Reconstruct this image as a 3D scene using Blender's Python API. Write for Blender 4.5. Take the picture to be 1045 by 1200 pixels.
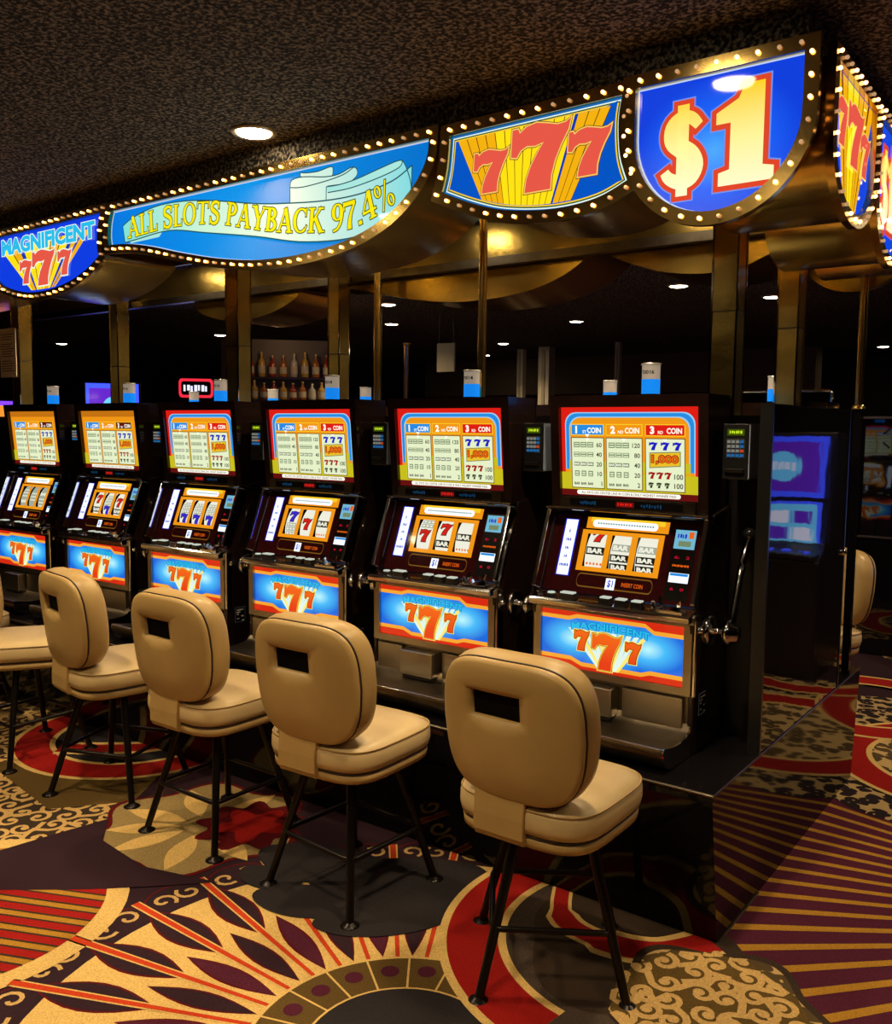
import bpy, math, random
from mathutils import Vector, Matrix
random.seed(7)
sc = bpy.context.scene
for o in list(bpy.data.objects): bpy.data.objects.remove(o)
PI = math.pi

# ------------------------------------------------------------------ camera, world, lights, exposure
F_PX, YAW, PITCH, ROLL, CAM_H = 1065.9, 0.6374, 0.0904, 0.0096, 1.5
cam_data = bpy.data.cameras.new('camera'); cam = bpy.data.objects.new('camera', cam_data)
sc.collection.objects.link(cam); sc.camera = cam
cam_data.sensor_fit = 'HORIZONTAL'; cam_data.sensor_width = 36.0; cam_data.lens = F_PX / 1045.0 * 36.0
cam_data.clip_start = 0.05; cam_data.clip_end = 80
fw = Vector((-math.sin(YAW)*math.cos(PITCH), math.cos(YAW)*math.cos(PITCH), -math.sin(PITCH)))
rt = Vector((math.cos(YAW), math.sin(YAW), 0)); up = rt.cross(fw)
r2 = rt*math.cos(ROLL) + up*math.sin(ROLL); u2 = -rt*math.sin(ROLL) + up*math.cos(ROLL)
M = Matrix((r2, u2, -fw)).transposed().to_4x4(); M.translation = (0, 0, CAM_H)
cam.matrix_world = M

world = bpy.data.worlds.new('world'); sc.world = world; world.use_nodes = True
bg = world.node_tree.nodes['Background']; bg.inputs[0].default_value = (0.9, 0.75, 0.55, 1); bg.inputs[1].default_value = 0.004
sc.view_settings.view_transform = 'Standard'; sc.view_settings.look = 'None'
sc.view_settings.exposure = 0.0; sc.view_settings.gamma = 1.0; sc.view_settings.use_curve_mapping = False
CEIL = 2.6
# recessed downlights: (x, y, watts)
DOWNLIGHTS = [(-2.67, 2.38, 16), (-1.05, 2.09, 22), (-3.10, 1.31, 26), (-1.30, 0.55, 26), (-4.35, 0.45, 24), (0.25, 3.55, 22),
              (-5.6, 2.38, 14), (-0.35, 5.2, 22), (-2.6, -0.6, 20), (1.0, 1.2, 12)]

# ------------------------------------------------------------------ helpers
def S(r, g, b):
    f = lambda c: (c/12.92 if c <= 0.04045 else ((c+0.055)/1.055)**2.4)
    return (f(r/255), f(g/255), f(b/255), 1)

MATS = {}
def mat(name, col, rough=0.5, metal=0.0, coat=0.0, bump=None, noise=None, spec=0.5, trans=0.0, ior=1.45):
    if name in MATS: return MATS[name]
    m = bpy.data.materials.new(name); m.use_nodes = True; nt = m.node_tree
    p = nt.nodes['Principled BSDF']
    p.inputs['Base Color'].default_value = col; p.inputs['Roughness'].default_value = rough
    p.inputs['Metallic'].default_value = metal; p.inputs['Coat Weight'].default_value = coat
    p.inputs['Coat Roughness'].default_value = 0.05
    p.inputs['Specular IOR Level'].default_value = spec
    p.inputs['Transmission Weight'].default_value = trans; p.inputs['IOR'].default_value = ior
    if noise or bump:
        tc = nt.nodes.new('ShaderNodeTexCoord')
    if noise:   # (scale, col2, lo, hi)
        n = nt.nodes.new('ShaderNodeTexNoise'); n.inputs['Scale'].default_value = noise[0]; n.inputs['Detail'].default_value = 4
        cr = nt.nodes.new('ShaderNodeValToRGB')
        cr.color_ramp.elements[0].position = noise[2]; cr.color_ramp.elements[1].position = noise[3]
        cr.color_ramp.elements[0].color = col; cr.color_ramp.elements[1].color = noise[1]
        nt.links.new(tc.outputs['Object'], n.inputs['Vector']); nt.links.new(n.outputs['Fac'], cr.inputs['Fac'])
        nt.links.new(cr.outputs['Color'], p.inputs['Base Color'])
    if bump:    # (scale, strength, distance)
        n = nt.nodes.new('ShaderNodeTexNoise'); n.inputs['Scale'].default_value = bump[0]; n.inputs['Detail'].default_value = 3
        b = nt.nodes.new('ShaderNodeBump'); b.inputs['Strength'].default_value = bump[1]; b.inputs['Distance'].default_value = bump[2]
        nt.links.new(tc.outputs['Object'], n.inputs['Vector']); nt.links.new(n.outputs['Fac'], b.inputs['Height'])
        nt.links.new(b.outputs['Normal'], p.inputs['Normal'])
    MATS[name] = m; return m

def emit(name, col, strength=1.0, base=0.03, rough=0.05):
    """a backlit printed film: gives off its own colour and has a glossy face"""
    if name in MATS: return MATS[name]
    m = bpy.data.materials.new(name); m.use_nodes = True; p = m.node_tree.nodes['Principled BSDF']
    p.inputs['Base Color'].default_value = (col[0]*base, col[1]*base, col[2]*base, 1); p.inputs['Roughness'].default_value = rough
    p.inputs['Emission Color'].default_value = col; p.inputs['Emission Strength'].default_value = strength
    MATS[name] = m; return m

def emit_ramp(name, stops, axis, lo, hi, strength=1.0, radial=None):
    """backlit print whose colour blends from one to another"""
    if name in MATS: return MATS[name]
    m = bpy.data.materials.new(name); m.use_nodes = True; nt = m.node_tree; p = nt.nodes['Principled BSDF']
    p.inputs['Roughness'].default_value = 0.05; p.inputs['Base Color'].default_value = (.02, .02, .02, 1)
    tc = nt.nodes.new('ShaderNodeTexCoord')
    cr = nt.nodes.new('ShaderNodeValToRGB'); e = cr.color_ramp.elements
    while len(e) < len(stops): e.new(0.5)
    for k, (pos, c) in enumerate(stops): e[k].position = pos; e[k].color = c
    if radial:   # list of (centre, radii) blobs, smallest distance wins
        prev = None
        for c, rr in radial:
            mp = nt.nodes.new('ShaderNodeMapping'); mp.vector_type = 'TEXTURE'
            mp.inputs['Location'].default_value = c; mp.inputs['Scale'].default_value = rr
            ln = nt.nodes.new('ShaderNodeVectorMath'); ln.operation = 'LENGTH'
            nt.links.new(tc.outputs['Object'], mp.inputs['Vector']); nt.links.new(mp.outputs['Vector'], ln.inputs[0])
            if prev is None: prev = ln.outputs['Value']
            else:
                mn = nt.nodes.new('ShaderNodeMath'); mn.operation = 'MINIMUM'
                nt.links.new(prev, mn.inputs[0]); nt.links.new(ln.outputs['Value'], mn.inputs[1]); prev = mn.outputs[0]
        nt.links.new(prev, cr.inputs['Fac'])
    else:
        sp = nt.nodes.new('ShaderNodeSeparateXYZ'); mr = nt.nodes.new('ShaderNodeMapRange')
        mr.inputs['From Min'].default_value = lo; mr.inputs['From Max'].default_value = hi
        nt.links.new(tc.outputs['Object'], sp.inputs[0]); nt.links.new(sp.outputs['XYZ'.index(axis)], mr.inputs['Value'])
        nt.links.new(mr.outputs['Result'], cr.inputs['Fac'])
    nt.links.new(cr.outputs['Color'], p.inputs['Emission Color']); p.inputs['Emission Strength'].default_value = strength
    MATS[name] = m; return m

class MB:
    """collects faces, builds ONE mesh object"""
    def __init__(s): s.v = []; s.f = []; s.m = []; s.sm = []
    def add(s, vs, fs, m=0, smooth=False):
        b = len(s.v); s.v += [tuple(v) for v in vs]
        for f in fs: s.f.append(tuple(b+i for i in f)); s.m.append(m); s.sm.append(smooth)
        return s
    def box(s, x0, x1, y0, y1, z0, z1, m=0):
        v = [(x0,y0,z0),(x1,y0,z0),(x1,y1,z0),(x0,y1,z0),(x0,y0,z1),(x1,y0,z1),(x1,y1,z1),(x0,y1,z1)]
        return s.add(v, [(3,2,1,0),(4,5,6,7),(0,1,5,4),(1,2,6,5),(2,3,7,6),(3,0,4,7)], m)
    def quad(s, a, b, c, d, m=0): return s.add([a,b,c,d], [(0,1,2,3)], m)
    def prism_x(s, prof, x0, x1, m=0):       # prof: (y,z) counterclockwise seen from +x
        n = len(prof); v = [(x0,y,z) for y,z in prof] + [(x1,y,z) for y,z in prof]
        fs = [tuple(range(n-1,-1,-1)), tuple(range(n,2*n))] + [(i,(i+1)%n,n+(i+1)%n,n+i) for i in range(n)]
        return s.add(v, fs, m)
    def loft(s, rings, m=0, cap0=True, cap1=True, smooth=True):
        n = len(rings[0]); v = [p for r in rings for p in r]; fs = []
        for k in range(len(rings)-1):
            for i in range(n): fs.append((k*n+i, k*n+(i+1)%n, (k+1)*n+(i+1)%n, (k+1)*n+i))
        s.add(v, fs, m, smooth)
        if cap0: s.add(rings[0], [tuple(range(n-1,-1,-1))], m, False)
        if cap1: s.add(rings[-1], [tuple(range(n))], m, False)
        return s
    def lathe(s, prof, c=(0,0,0), n=20, m=0, axis='Z', smooth=True):   # prof: (r, h)
        rings = []
        for r, h in prof:
            ring = []
            for i in range(n):
                a = 2*PI*i/n; x, y = r*math.cos(a), r*math.sin(a)
                q = (x,y,h) if axis == 'Z' else ((h,x,y) if axis == 'X' else (y,h,x))
                ring.append((c[0]+q[0], c[1]+q[1], c[2]+q[2]))
            rings.append(ring)
        return s.loft(rings, m, True, True, smooth)
    def tube(s, pts, r, n=10, m=0, closed=False):
        P = [Vector(p) for p in pts]; rings = []; N = len(P)
        rs = r if isinstance(r, (list, tuple)) else [r]*N
        for i in range(N):
            if closed: t = P[(i+1) % N] - P[i-1]
            else: t = P[min(i+1,N-1)] - P[max(i-1,0)]
            t.normalize(); a = Vector((0,0,1)) if abs(t.z) < 0.9 else Vector((1,0,0))
            e1 = t.cross(a).normalized(); e2 = t.cross(e1)
            rings.append([tuple(P[i] + (e1*math.cos(2*PI*k/n) + e2*math.sin(2*PI*k/n))*rs[i]) for k in range(n)])
        if closed: rings.append(rings[0])
        return s.loft(rings, m, not closed, not closed)
    def build(s, name, mats, parent=None, loc=None, bevel=0, rotz=0):
        me = bpy.data.meshes.new(name); me.from_pydata(s.v, [], s.f)
        if not isinstance(mats, (list, tuple)): mats = [mats]
        for m in mats: me.materials.append(m)
        me.polygons.foreach_set('material_index', s.m); me.polygons.foreach_set('use_smooth', s.sm); me.update()
        return link(name, me, parent, loc, bevel, rotz)

def link(name, me, parent=None, loc=None, bevel=0, rotz=0):
    o = bpy.data.objects.new(name, me); sc.collection.objects.link(o)
    if parent is not None: o.parent = parent
    if loc: o.location = loc
    if rotz: o.rotation_euler.z = rotz
    if bevel:
        b = o.modifiers.new('bevel', 'BEVEL'); b.width = bevel; b.segments = 2; b.limit_method = 'ANGLE'; b.angle_limit = 0.7
    return o
def thing(name, label, cat, loc=(0,0,0), rotz=0, group=None):
    o = bpy.data.objects.new(name, None); sc.collection.objects.link(o)
    o.empty_display_size = 0.05; o.location = loc; o.rotation_euler.z = rotz
    return tag(o, label, cat, group)
def tag(o, label, cat, group=None):
    o['label'] = label; o['category'] = cat
    if group: o['group'] = group
    return o
def struct(o): o['kind'] = 'structure'; return o
def copy_tree(o, parent=None):
    c = o.copy(); sc.collection.objects.link(c); c.parent = parent
    for ch in o.children: copy_tree(ch, c)
    return c
def arc(cx, cz, rx, rz, a0, a1, n=16):
    return [(cx+rx*math.cos(math.radians(a0+(a1-a0)*i/n)), cz+rz*math.sin(math.radians(a0+(a1-a0)*i/n))) for i in range(n+1)]
def rrect(x0, x1, z0, z1, r, n=5):
    return (arc(x1-r, z0+r, r, r, -90, 0, n) + arc(x1-r, z1-r, r, r, 0, 90, n) + arc(x0+r, z1-r, r, r, 90, 180, n) + arc(x0+r, z0+r, r, r, 180, 270, n))
def area2(p): return sum(p[i][0]*p[(i+1)%len(p)][1] - p[(i+1)%len(p)][0]*p[i][1] for i in range(len(p)))
def offset(p, d):
    """grow a closed polygon by d"""
    if area2(p) < 0: p = p[::-1]
    n = len(p); out = []
    for i in range(n):
        a, b, c = Vector(p[i-1]), Vector(p[i]), Vector(p[(i+1)%n])
        e1 = b-a; e2 = c-b
        if e1.length < 1e-9 or e2.length < 1e-9: e1 = e2 = (c-a)
        n1 = Vector((e1.y, -e1.x)).normalized(); n2 = Vector((e2.y, -e2.x)).normalized()
        k = n1+n2
        if k.length < 1e-6: k = n1
        k.normalize(); q = max(0.5, k.dot(n1)); out.append(tuple(b + k*(d/q)))
    return out
def spline(pts, n=6):
    out = []
    for i in range(len(pts)-1):
        p0, p1, p2, p3 = pts[max(i-1,0)], pts[i], pts[i+1], pts[min(i+2,len(pts)-1)]
        for k in range(n):
            t = k/n
            out.append(tuple(0.5*((2*b)+(-a+c)*t+(2*a-5*b+4*c-d)*t*t+(-a+3*b-3*c+d)*t**3) for a,b,c,d in zip(p0,p1,p2,p3)))
    out.append(tuple(pts[-1])); return out

_txt = {}
def text_geo(s, bold=0.0, shear=0.0):
    """(verts2d, faces, width, height) of a line of built-in lettering, cap height 1"""
    k = (s, bold, shear)
    if k in _txt: return _txt[k]
    cu = bpy.data.curves.new('t', 'FONT'); cu.body = s; cu.size = 1.0; cu.offset = bold; cu.shear = shear; cu.resolution_u = 3; cu.fill_mode = 'FRONT'
    ob = bpy.data.objects.new('t', cu); sc.collection.objects.link(ob)
    dg = bpy.context.evaluated_depsgraph_get(); me = bpy.data.meshes.new_from_object(ob.evaluated_get(dg))
    v = [(q.co.x, q.co.y) for q in me.vertices]; f = [tuple(p.vertices) for p in me.polygons]
    bpy.data.objects.remove(ob); bpy.data.curves.remove(cu); bpy.data.meshes.remove(me)
    x0 = min(q[0] for q in v); x1 = max(q[0] for q in v); z0 = min(q[1] for q in v); z1 = max(q[1] for q in v)
    v = [(q[0]-x0, q[1]-z0) for q in v]; _txt[k] = (v, f, x1-x0, z1-z0); return _txt[k]

class Art:
    """flat print: layered polygons in a (u,v) plane, built as one mesh with one slot per ink"""
    def __init__(s): s.p = []; s.inks = []
    def ink(s, m):
        if m not in s.inks: s.inks.append(m)
        return s.inks.index(m)
    def poly(s, pts, m, l=0):
        if area2(pts) < 0: pts = pts[::-1]
        s.p.append((pts, [tuple(range(len(pts)))], s.ink(m), l)); return s
    def rect(s, u0, u1, v0, v1, m, l=0): return s.poly([(u0,v0),(u1,v0),(u1,v1),(u0,v1)], m, l)
    def ring(s, outer, inner, m, l=0):
        n = len(outer)
        s.p.append((outer+inner, [(i,(i+1)%n,n+(i+1)%n,n+i) for i in range(n)], s.ink(m), l)); return s
    def strip(s, a, b, m, l=0, closed=False):
        n = len(a); s.p.append((a+b, [(i,n+i,n+i+1,i+1) for i in range(n-1)], s.ink(m), l)); return s
    def stroke(s, pts, w, m, l=0, e=0.0):
        """line of given width (number or list)"""
        n = len(pts); ws = w if isinstance(w, (list, tuple)) else [w]*n; a = []; b = []
        for i in range(n):
            t = Vector(pts[min(i+1,n-1)]) - Vector(pts[max(i-1,0)]); t.normalize(); q = Vector((-t.y, t.x))*(ws[i]/2+e); c = Vector(pts[i])
            if i == 0: c = c - t*e
            if i == n-1: c = c + t*e
            a.append(tuple(c+q)); b.append(tuple(c-q))
        return s.strip(a, b, m, l)
    def text(s, t, u, v, h, m, l=0, w=None, bold=0.02, shear=0.0, anchor='L', warp=None, outline=None, om=None):
        for (bd, mm, ll) in ([(bold+outline, om, l-1)] if outline else []) + [(bold, m, l)]:
            g = text_geo(t, bd, shear); base = text_geo(t, bold, shear)
            k = h/base[3]; kx = (w/base[2]) if w else k
            ex = (g[2]-base[2])/2; ez = (g[3]-base[3])/2
            off = {'L': 0, 'C': -base[2]*kx/2, 'R': -base[2]*kx}[anchor]
            pts = [(u+off+(q[0]-ex)*kx, v+(q[1]-ez)*k) for q in g[0]]
            if warp: pts = [warp(*q) for q in pts]
            s.p.append((pts, g[1], s.ink(mm), ll))
        return s
    def dashes(s, u0, u1, v0, v1, n, m, l):
        d = (u1-u0)/n
        for i in range(n): s.rect(u0+i*d, u0+i*d+d*(0.55+0.25*(i % 2)), v0+(v1-v0)*0.12*(i % 3 == 1), v1-(v1-v0)*0.15*(i % 4 == 2), m, l)
        return s
    def build(s, name, parent, fn, step=0.0006, bevel=0):
        mb = MB()
        for pts, fs, m, l in s.p: mb.add([fn(u, v, l*step) for u, v in pts], fs, m)
        return mb.build(name, s.inks, parent)

SEVEN = [(0.02,0.99),(0.0,0.58),(0.10,0.56),(0.17,0.66),(0.28,0.71),(0.42,0.69),(0.57,0.72),(0.47,0.58),(0.36,0.40),(0.28,0.20),(0.25,0.0),
         (0.70,0.0),(0.71,0.20),(0.77,0.42),(0.87,0.64),(0.99,0.84),(1.03,1.0),(0.94,0.95),(0.80,0.94),(0.62,0.99),(0.44,1.03),(0.27,1.0),(0.15,0.92),(0.12,0.99)]
def seven(art, u, v, w, h, m, l, outs=()):
    """stylised bold 7; outs = [(grow, material)] drawn beneath"""
    P = [(u+x*w, v+z*h) for x, z in SEVEN]
    for k, (d, mm) in enumerate(outs): art.poly(offset(P, d), mm, l-k-1)
    art.poly(P, m, l)

# ------------------------------------------------------------------ materials
BRASS = mat('polished_brass', (0.70, 0.47, 0.14, 1), 0.20, 1.0, bump=(6, 0.06, 0.02))
BRASS_D = mat('aged_brass', (0.76, 0.53, 0.13, 1), 0.22, 0.93, bump=(9, 0.10, 0.02), noise=(5, (0.48, 0.32, 0.09, 1), 0.35, 0.7))
MIRROR = mat('mirror_strip', (0.55, 0.5, 0.42, 1), 0.06, 1.0)
CHROME = mat('chrome', (0.72, 0.72, 0.74, 1), 0.09, 1.0)
STEEL = mat('brushed_steel', (0.42, 0.38, 0.31, 1), 0.28, 1.0, bump=(60, 0.05, 0.002))
STEEL_D = mat('worn_bronze_steel', (0.24, 0.20, 0.145, 1), 0.30, 1.0, noise=(14, (0.17, 0.14, 0.10, 1), 0.35, 0.7))
BLACK = mat('black_laminate', (0.006, 0.005, 0.006, 1), 0.06, 0.0, spec=0.35)
BLACK_W = mat('black_gloss_panel', (0.006, 0.005, 0.006, 1), 0.035, 0.0, spec=0.9, bump=(2.2, 0.10, 0.02))
BLACK_S = mat('satin_black', (0.010, 0.008, 0.008, 1), 0.35)
CAB = mat('dark_walnut_cabinet', (0.018, 0.008, 0.006, 1), 0.16, noise=(7, (0.010, 0.005, 0.004, 1), 0.3, 0.7), coat=0.3)
PLASTIC = mat('black_plastic', (0.012, 0.012, 0.013, 1), 0.3)
GREYP = mat('plastic_painted_reflection', (0.34, 0.42, 0.60, 1), 0.4)  # bluish reflected light on the reader's side, painted in as plate colour
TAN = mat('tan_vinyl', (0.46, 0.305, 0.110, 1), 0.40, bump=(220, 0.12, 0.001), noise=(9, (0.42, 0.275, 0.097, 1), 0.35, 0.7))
TAN_L = mat('tan_vinyl_lit_seat', (0.60, 0.45, 0.22, 1), 0.40, bump=(220, 0.12, 0.001), noise=(9, (0.56, 0.41, 0.195, 1), 0.35, 0.7))  # paler copy of the tan vinyl, light on the seat top painted in
PIPING = mat('dark_piping', (0.035, 0.018, 0.009, 1), 0.5)
IRON = mat('black_iron', (0.014, 0.011, 0.010, 1), 0.28, 0.6)
SIGNB = emit('sign_blue', S(8, 70, 225), 1.0)

def carpet(name, col, var=0.25):
    if name in MATS: return MATS[name]
    m = bpy.data.materials.new(name); m.use_nodes = True; nt = m.node_tree; p = nt.nodes['Principled BSDF']
    p.inputs['Roughness'].default_value = 0.95; p.inputs['Specular IOR Level'].default_value = 0.1
    tc = nt.nodes.new('ShaderNodeTexCoord'); n = nt.nodes.new('ShaderNodeTexNoise'); n.inputs['Scale'].default_value = 260; n.inputs['Detail'].default_value = 2
    cr = nt.nodes.new('ShaderNodeValToRGB'); cr.color_ramp.elements[0].position = 0.3; cr.color_ramp.elements[1].position = 0.7
    cr.color_ramp.elements[0].color = (col[0]*(1-var), col[1]*(1-var), col[2]*(1-var), 1); cr.color_ramp.elements[1].color = (col[0]*(1+var), col[1]*(1+var), col[2]*(1+var), 1)
    b = nt.nodes.new('ShaderNodeBump'); b.inputs['Strength'].default_value = 0.5; b.inputs['Distance'].default_value = 0.003
    nt.links.new(tc.outputs['Object'], n.inputs['Vector']); nt.links.new(n.outputs['Fac'], cr.inputs['Fac']); nt.links.new(cr.outputs['Color'], p.inputs['Base Color'])
    nt.links.new(n.outputs['Fac'], b.inputs['Height']); nt.links.new(b.outputs['Normal'], p.inputs['Normal'])
    MATS[name] = m; return m
def filigree(name, line, cell, scale, width=0.09):
    """woven scrollwork: pale curling lines around darker cells"""
    if name in MATS: return MATS[name]
    m = bpy.data.materials.new(name); m.use_nodes = True; nt = m.node_tree; p = nt.nodes['Principled BSDF']
    p.inputs['Roughness'].default_value = 0.95; p.inputs['Specular IOR Level'].default_value = 0.1
    tc = nt.nodes.new('ShaderNodeTexCoord'); n = nt.nodes.new('ShaderNodeTexNoise'); n.inputs['Scale'].default_value = scale*0.8; n.inputs['Detail'].default_value = 1
    mx = nt.nodes.new('ShaderNodeVectorMath'); mx.operation = 'MULTIPLY_ADD'; mx.inputs[1].default_value = (0.9/scale,)*3
    vo = nt.nodes.new('ShaderNodeTexVoronoi'); vo.feature = 'F1'; vo.inputs['Scale'].default_value = scale
    cr = nt.nodes.new('ShaderNodeValToRGB'); cr.color_ramp.elements[0].position = width; cr.color_ramp.elements[1].position = width+0.03
    cr.color_ramp.elements[0].color = cell; cr.color_ramp.elements[1].color = line
    e2 = cr.color_ramp.elements.new(0.10); e2.color = line; e3 = cr.color_ramp.elements.new(0.13); e3.color = cell
    nt.links.new(tc.outputs['Object'], n.inputs['Vector']); nt.links.new(n.outputs['Color'], mx.inputs[0]); nt.links.new(tc.outputs['Object'], mx.inputs[2])
    nt.links.new(mx.outputs[0], vo.inputs['Vector']); nt.links.new(vo.outputs['Distance'], cr.inputs['Fac']); nt.links.new(cr.outputs['Color'], p.inputs['Base Color'])
    MATS[name] = m; return m

# ------------------------------------------------------------------ floor with the woven carpet pattern
C_PLUM = carpet('carpet_plum', S(48, 30, 38)); C_SLATE = carpet('carpet_slate', S(44, 40, 42)); C_GREY = carpet('carpet_grey', S(72, 60, 52))
C_CREAM = carpet('carpet_cream', S(214, 178, 108)); C_RED = carpet('carpet_red', S(150, 26, 22)); C_ORED = carpet('carpet_orange_red', S(190, 62, 30))
C_OLIVE = carpet('carpet_olive', S(92, 72, 36)); C_GOLD = carpet('carpet_gold', S(168, 122, 42)); C_PURP = carpet('carpet_purple', S(78, 30, 48))
C_BROWN = carpet('carpet_brown', S(58, 46, 36)); C_DRED = carpet('carpet_dark_red', S(92, 18, 22)); C_LEAF = carpet('carpet_leaf', S(150, 128, 82))
C_SCR = carpet('carpet_scroll_line', S(196, 160, 100))
C_FIL = filigree('carpet_scroll_pale', S(196, 164, 108), S(84, 68, 44), 15, 0.53)
C_FIL2 = filigree('carpet_scroll_dark', S(176, 148, 100), S(40, 30, 32), 17, 0.54)
def disc(c, r, n=48): return [(c[0]+r*math.cos(2*PI*i/n), c[1]+r*math.sin(2*PI*i/n)) for i in range(n)]
def pol(c, r, deg): a = math.radians(deg); return (c[0]+r*math.cos(a), c[1]+r*math.sin(a))
def lens(c, r0, r1, deg, half, n=8):
    a = []; b = []
    for i in range(n+1):
        t = i/n; r = r0+(r1-r0)*t; w = half*math.sin(PI*t); p = pol(c, r, deg); q = math.radians(deg+90)
        a.append((p[0]+w*math.cos(q), p[1]+w*math.sin(q))); b.append((p[0]-w*math.cos(q), p[1]-w*math.sin(q)))
    return a + b[-2:0:-1]
def ringband(A, c, r0, r1, m, l, n=56, a0=0, a1=360):
    A.strip([pol(c, r1, a0+(a1-a0)*i/n) for i in range(n+1)], [pol(c, r0, a0+(a1-a0)*i/n) for i in range(n+1)], m, l)
def red_ring(A, c, r, w, l, inner=None, a0=0, a1=360):
    if inner: A.poly(disc(c, r-w/2), inner, l)
    ringband(A, c, r-w-0.025, r+0.025, C_CREAM, l+1, a0=a0, a1=a1); ringband(A, c, r-w, r, C_RED, l+2, a0=a0, a1=a1)
def blob(c, r, lobes, amp, n=72, ph=0, sx=1, sy=1, rot=0):
    out = []
    for i in range(n):
        a = 2*PI*i/n; q = r*(1+amp*math.sin(lobes*a+ph)); x, y = q*sx*math.cos(a), q*sy*math.sin(a)
        out.append((c[0]+x*math.cos(rot)-y*math.sin(rot), c[1]+x*math.sin(rot)+y*math.cos(rot)))
    return out

def inside(p, poly):
    x, y = p; c = False; n = len(poly)
    for i in range(n):
        (x1, y1), (x2, y2) = poly[i], poly[i-1]
        if (y1 > y) != (y2 > y) and x < (x2-x1)*(y-y1)/(y2-y1)+x1: c = not c
    return c
def scroll_field(A, poly, base, line, l, step=0.088, w=0.013):
    """woven scrollwork: curling pale lines and dots on a darker ground"""
    A.poly(poly, base, l)
    xs = [p[0] for p in poly]; ys = [p[1] for p in poly]; j = 0; y = min(ys)
    rng = random.Random(5)
    while y < max(ys):
        x = min(xs) + (step/2 if j % 2 else 0); i = 0
        while x < max(xs):
            c = (x+rng.uniform(-.15,.15)*step, y+rng.uniform(-.15,.15)*step); a0 = rng.uniform(0, 360); d = 1 if (i+j) % 2 else -1; R = step*0.56
            pts = [pol(c, R*(0.16+0.84*k/14), a0+d*k*27) for k in range(15)]
            a1 = math.radians(a0+d*14*27+d*70); pts.append((pts[-1][0]+math.cos(a1)*step*.4, pts[-1][1]+math.sin(a1)*step*.4))
            pts = [q for q in pts if inside(q, poly)]
            if len(pts) > 3:
                A.stroke(pts, [w*(0.8+0.5*k/len(pts)) for k in range(len(pts))], line, l+0.5+0.02*((i*3+j*5) % 20)); A.poly(disc(pts[0], w*0.95, 10), line, l+1.1)
            i += 1; x += step
        j += 1; y += step*0.866
FL = Art()
FL.rect(-16, 6, -5, 14, C_PLUM, 0)
# far carpet: repeating rings and scroll fields
for k, (x, y) in enumerate([(-6.2,1.2),(-5.6,3.0),(-8.0,2.2),(-7.0,0.2),(-9.5,4.5),(-3.9,0.2),(-2.2,5.6),(-0.3,7.2),(-4.2,6.8),(-6.5,5.5),(1.6,5.3),(2.2,2.4),(0.9,0.6)]):
    FL.poly(blob((x,y), 1.0, 7, 0.09, ph=k), C_FIL if k % 2 else C_FIL2, 1+k*.07)
    red_ring(FL, (x,y), 0.62, 0.14, 2+k*.07, C_SLATE); FL.poly(blob((x,y), 0.3, 5, 0.2), C_LEAF, 5)
# scroll field and plum field at the left
FL.poly([(-4.6,1.3),(-3.15,1.5),(-3.02,1.75),(-3.0,1.98),(-3.2,2.2),(-3.6,2.5),(-5.0,2.7)], C_FIL, 1)
scroll_field(FL, [(-4.3,1.35),(-3.15,1.5),(-3.02,1.75),(-3.0,1.98),(-3.2,2.2),(-3.6,2.5),(-4.5,2.5)], C_BROWN, C_SCR, 1.2, 0.10, 0.016)
FL.poly([(-3.95,1.95),(-3.3,1.85),(-3.1,2.1),(-3.3,2.4),(-3.9,2.3)], C_OLIVE, 2.7)
red_ring(FL, (-3.77,2.60), 0.56, 0.15, 3, C_SLATE)
FL.stroke(spline([(-3.9,2.25),(-3.6,2.5),(-3.5,2.8),(-3.2,2.9)]), 0.16, C_CREAM, 6); FL.stroke(spline([(-3.9,2.25),(-3.6,2.5),(-3.5,2.8),(-3.2,2.9)]), 0.10, C_RED, 7)
# flower
FL.poly(blob((-2.72,2.12), 0.38, 6, 0.10, ph=0.5), C_DRED, 4); FL.poly(blob((-2.72,2.12), 0.36, 6, 0.10, ph=0.5), C_LEAF, 5)
for dg_ in (150, 195, 225, 255, 300, 345, 30, 90):
    FL.poly(lens((-2.70,2.13), 0.08, 0.36, dg_, 0.045), C_CREAM, 6)
FL.poly(blob((-2.56,2.24), 0.19, 9, 0.16), C_DRED, 7); FL.poly(blob((-2.56,2.24), 0.12, 5, 0.3), C_RED, 8)
# striped circle with pale rim
SC = (-2.80, 1.27); FL.poly(disc(SC, 0.50), C_CREAM, 6); FL.poly(disc(SC, 0.43), C_GOLD, 7)
da = math.radians(23.7)
for k in range(-6, 7):
    d0, d1 = k*0.072-0.024, k*0.072+0.016
    if max(abs(d0), abs(d1)) > 0.42: continue
    pts = []
    for d, sgn in ((d0,-1),(d0,1),(d1,1),(d1,-1)):
        h = math.sqrt(0.43**2-d*d)*sgn; pts.append((SC[0]+h*math.cos(da)-d*math.sin(da), SC[1]+h*math.sin(da)+d*math.cos(da)))
    FL.poly(pts, C_RED, 8)
    for dd in (d0, d1):
        h = math.sqrt(0.43**2-dd*dd); FL.stroke([(SC[0]-h*math.cos(da)-dd*math.sin(da), SC[1]-h*math.sin(da)+dd*math.cos(da)),(SC[0]+h*math.cos(da)-dd*math.sin(da), SC[1]+h*math.sin(da)+dd*math.cos(da))], 0.008, C_BROWN, 9)
FL.poly([(-2.83,1.41),(-2.61,1.585),(-2.47,1.715),(-2.31,1.875),(-2.6,1.79),(-2.88,1.82),(-3.03,1.94),(-3.07,1.73),(-3.1,1.54),(-3.5,1.25),(-3.25,1.05)], C_PLUM, 10)
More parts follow.
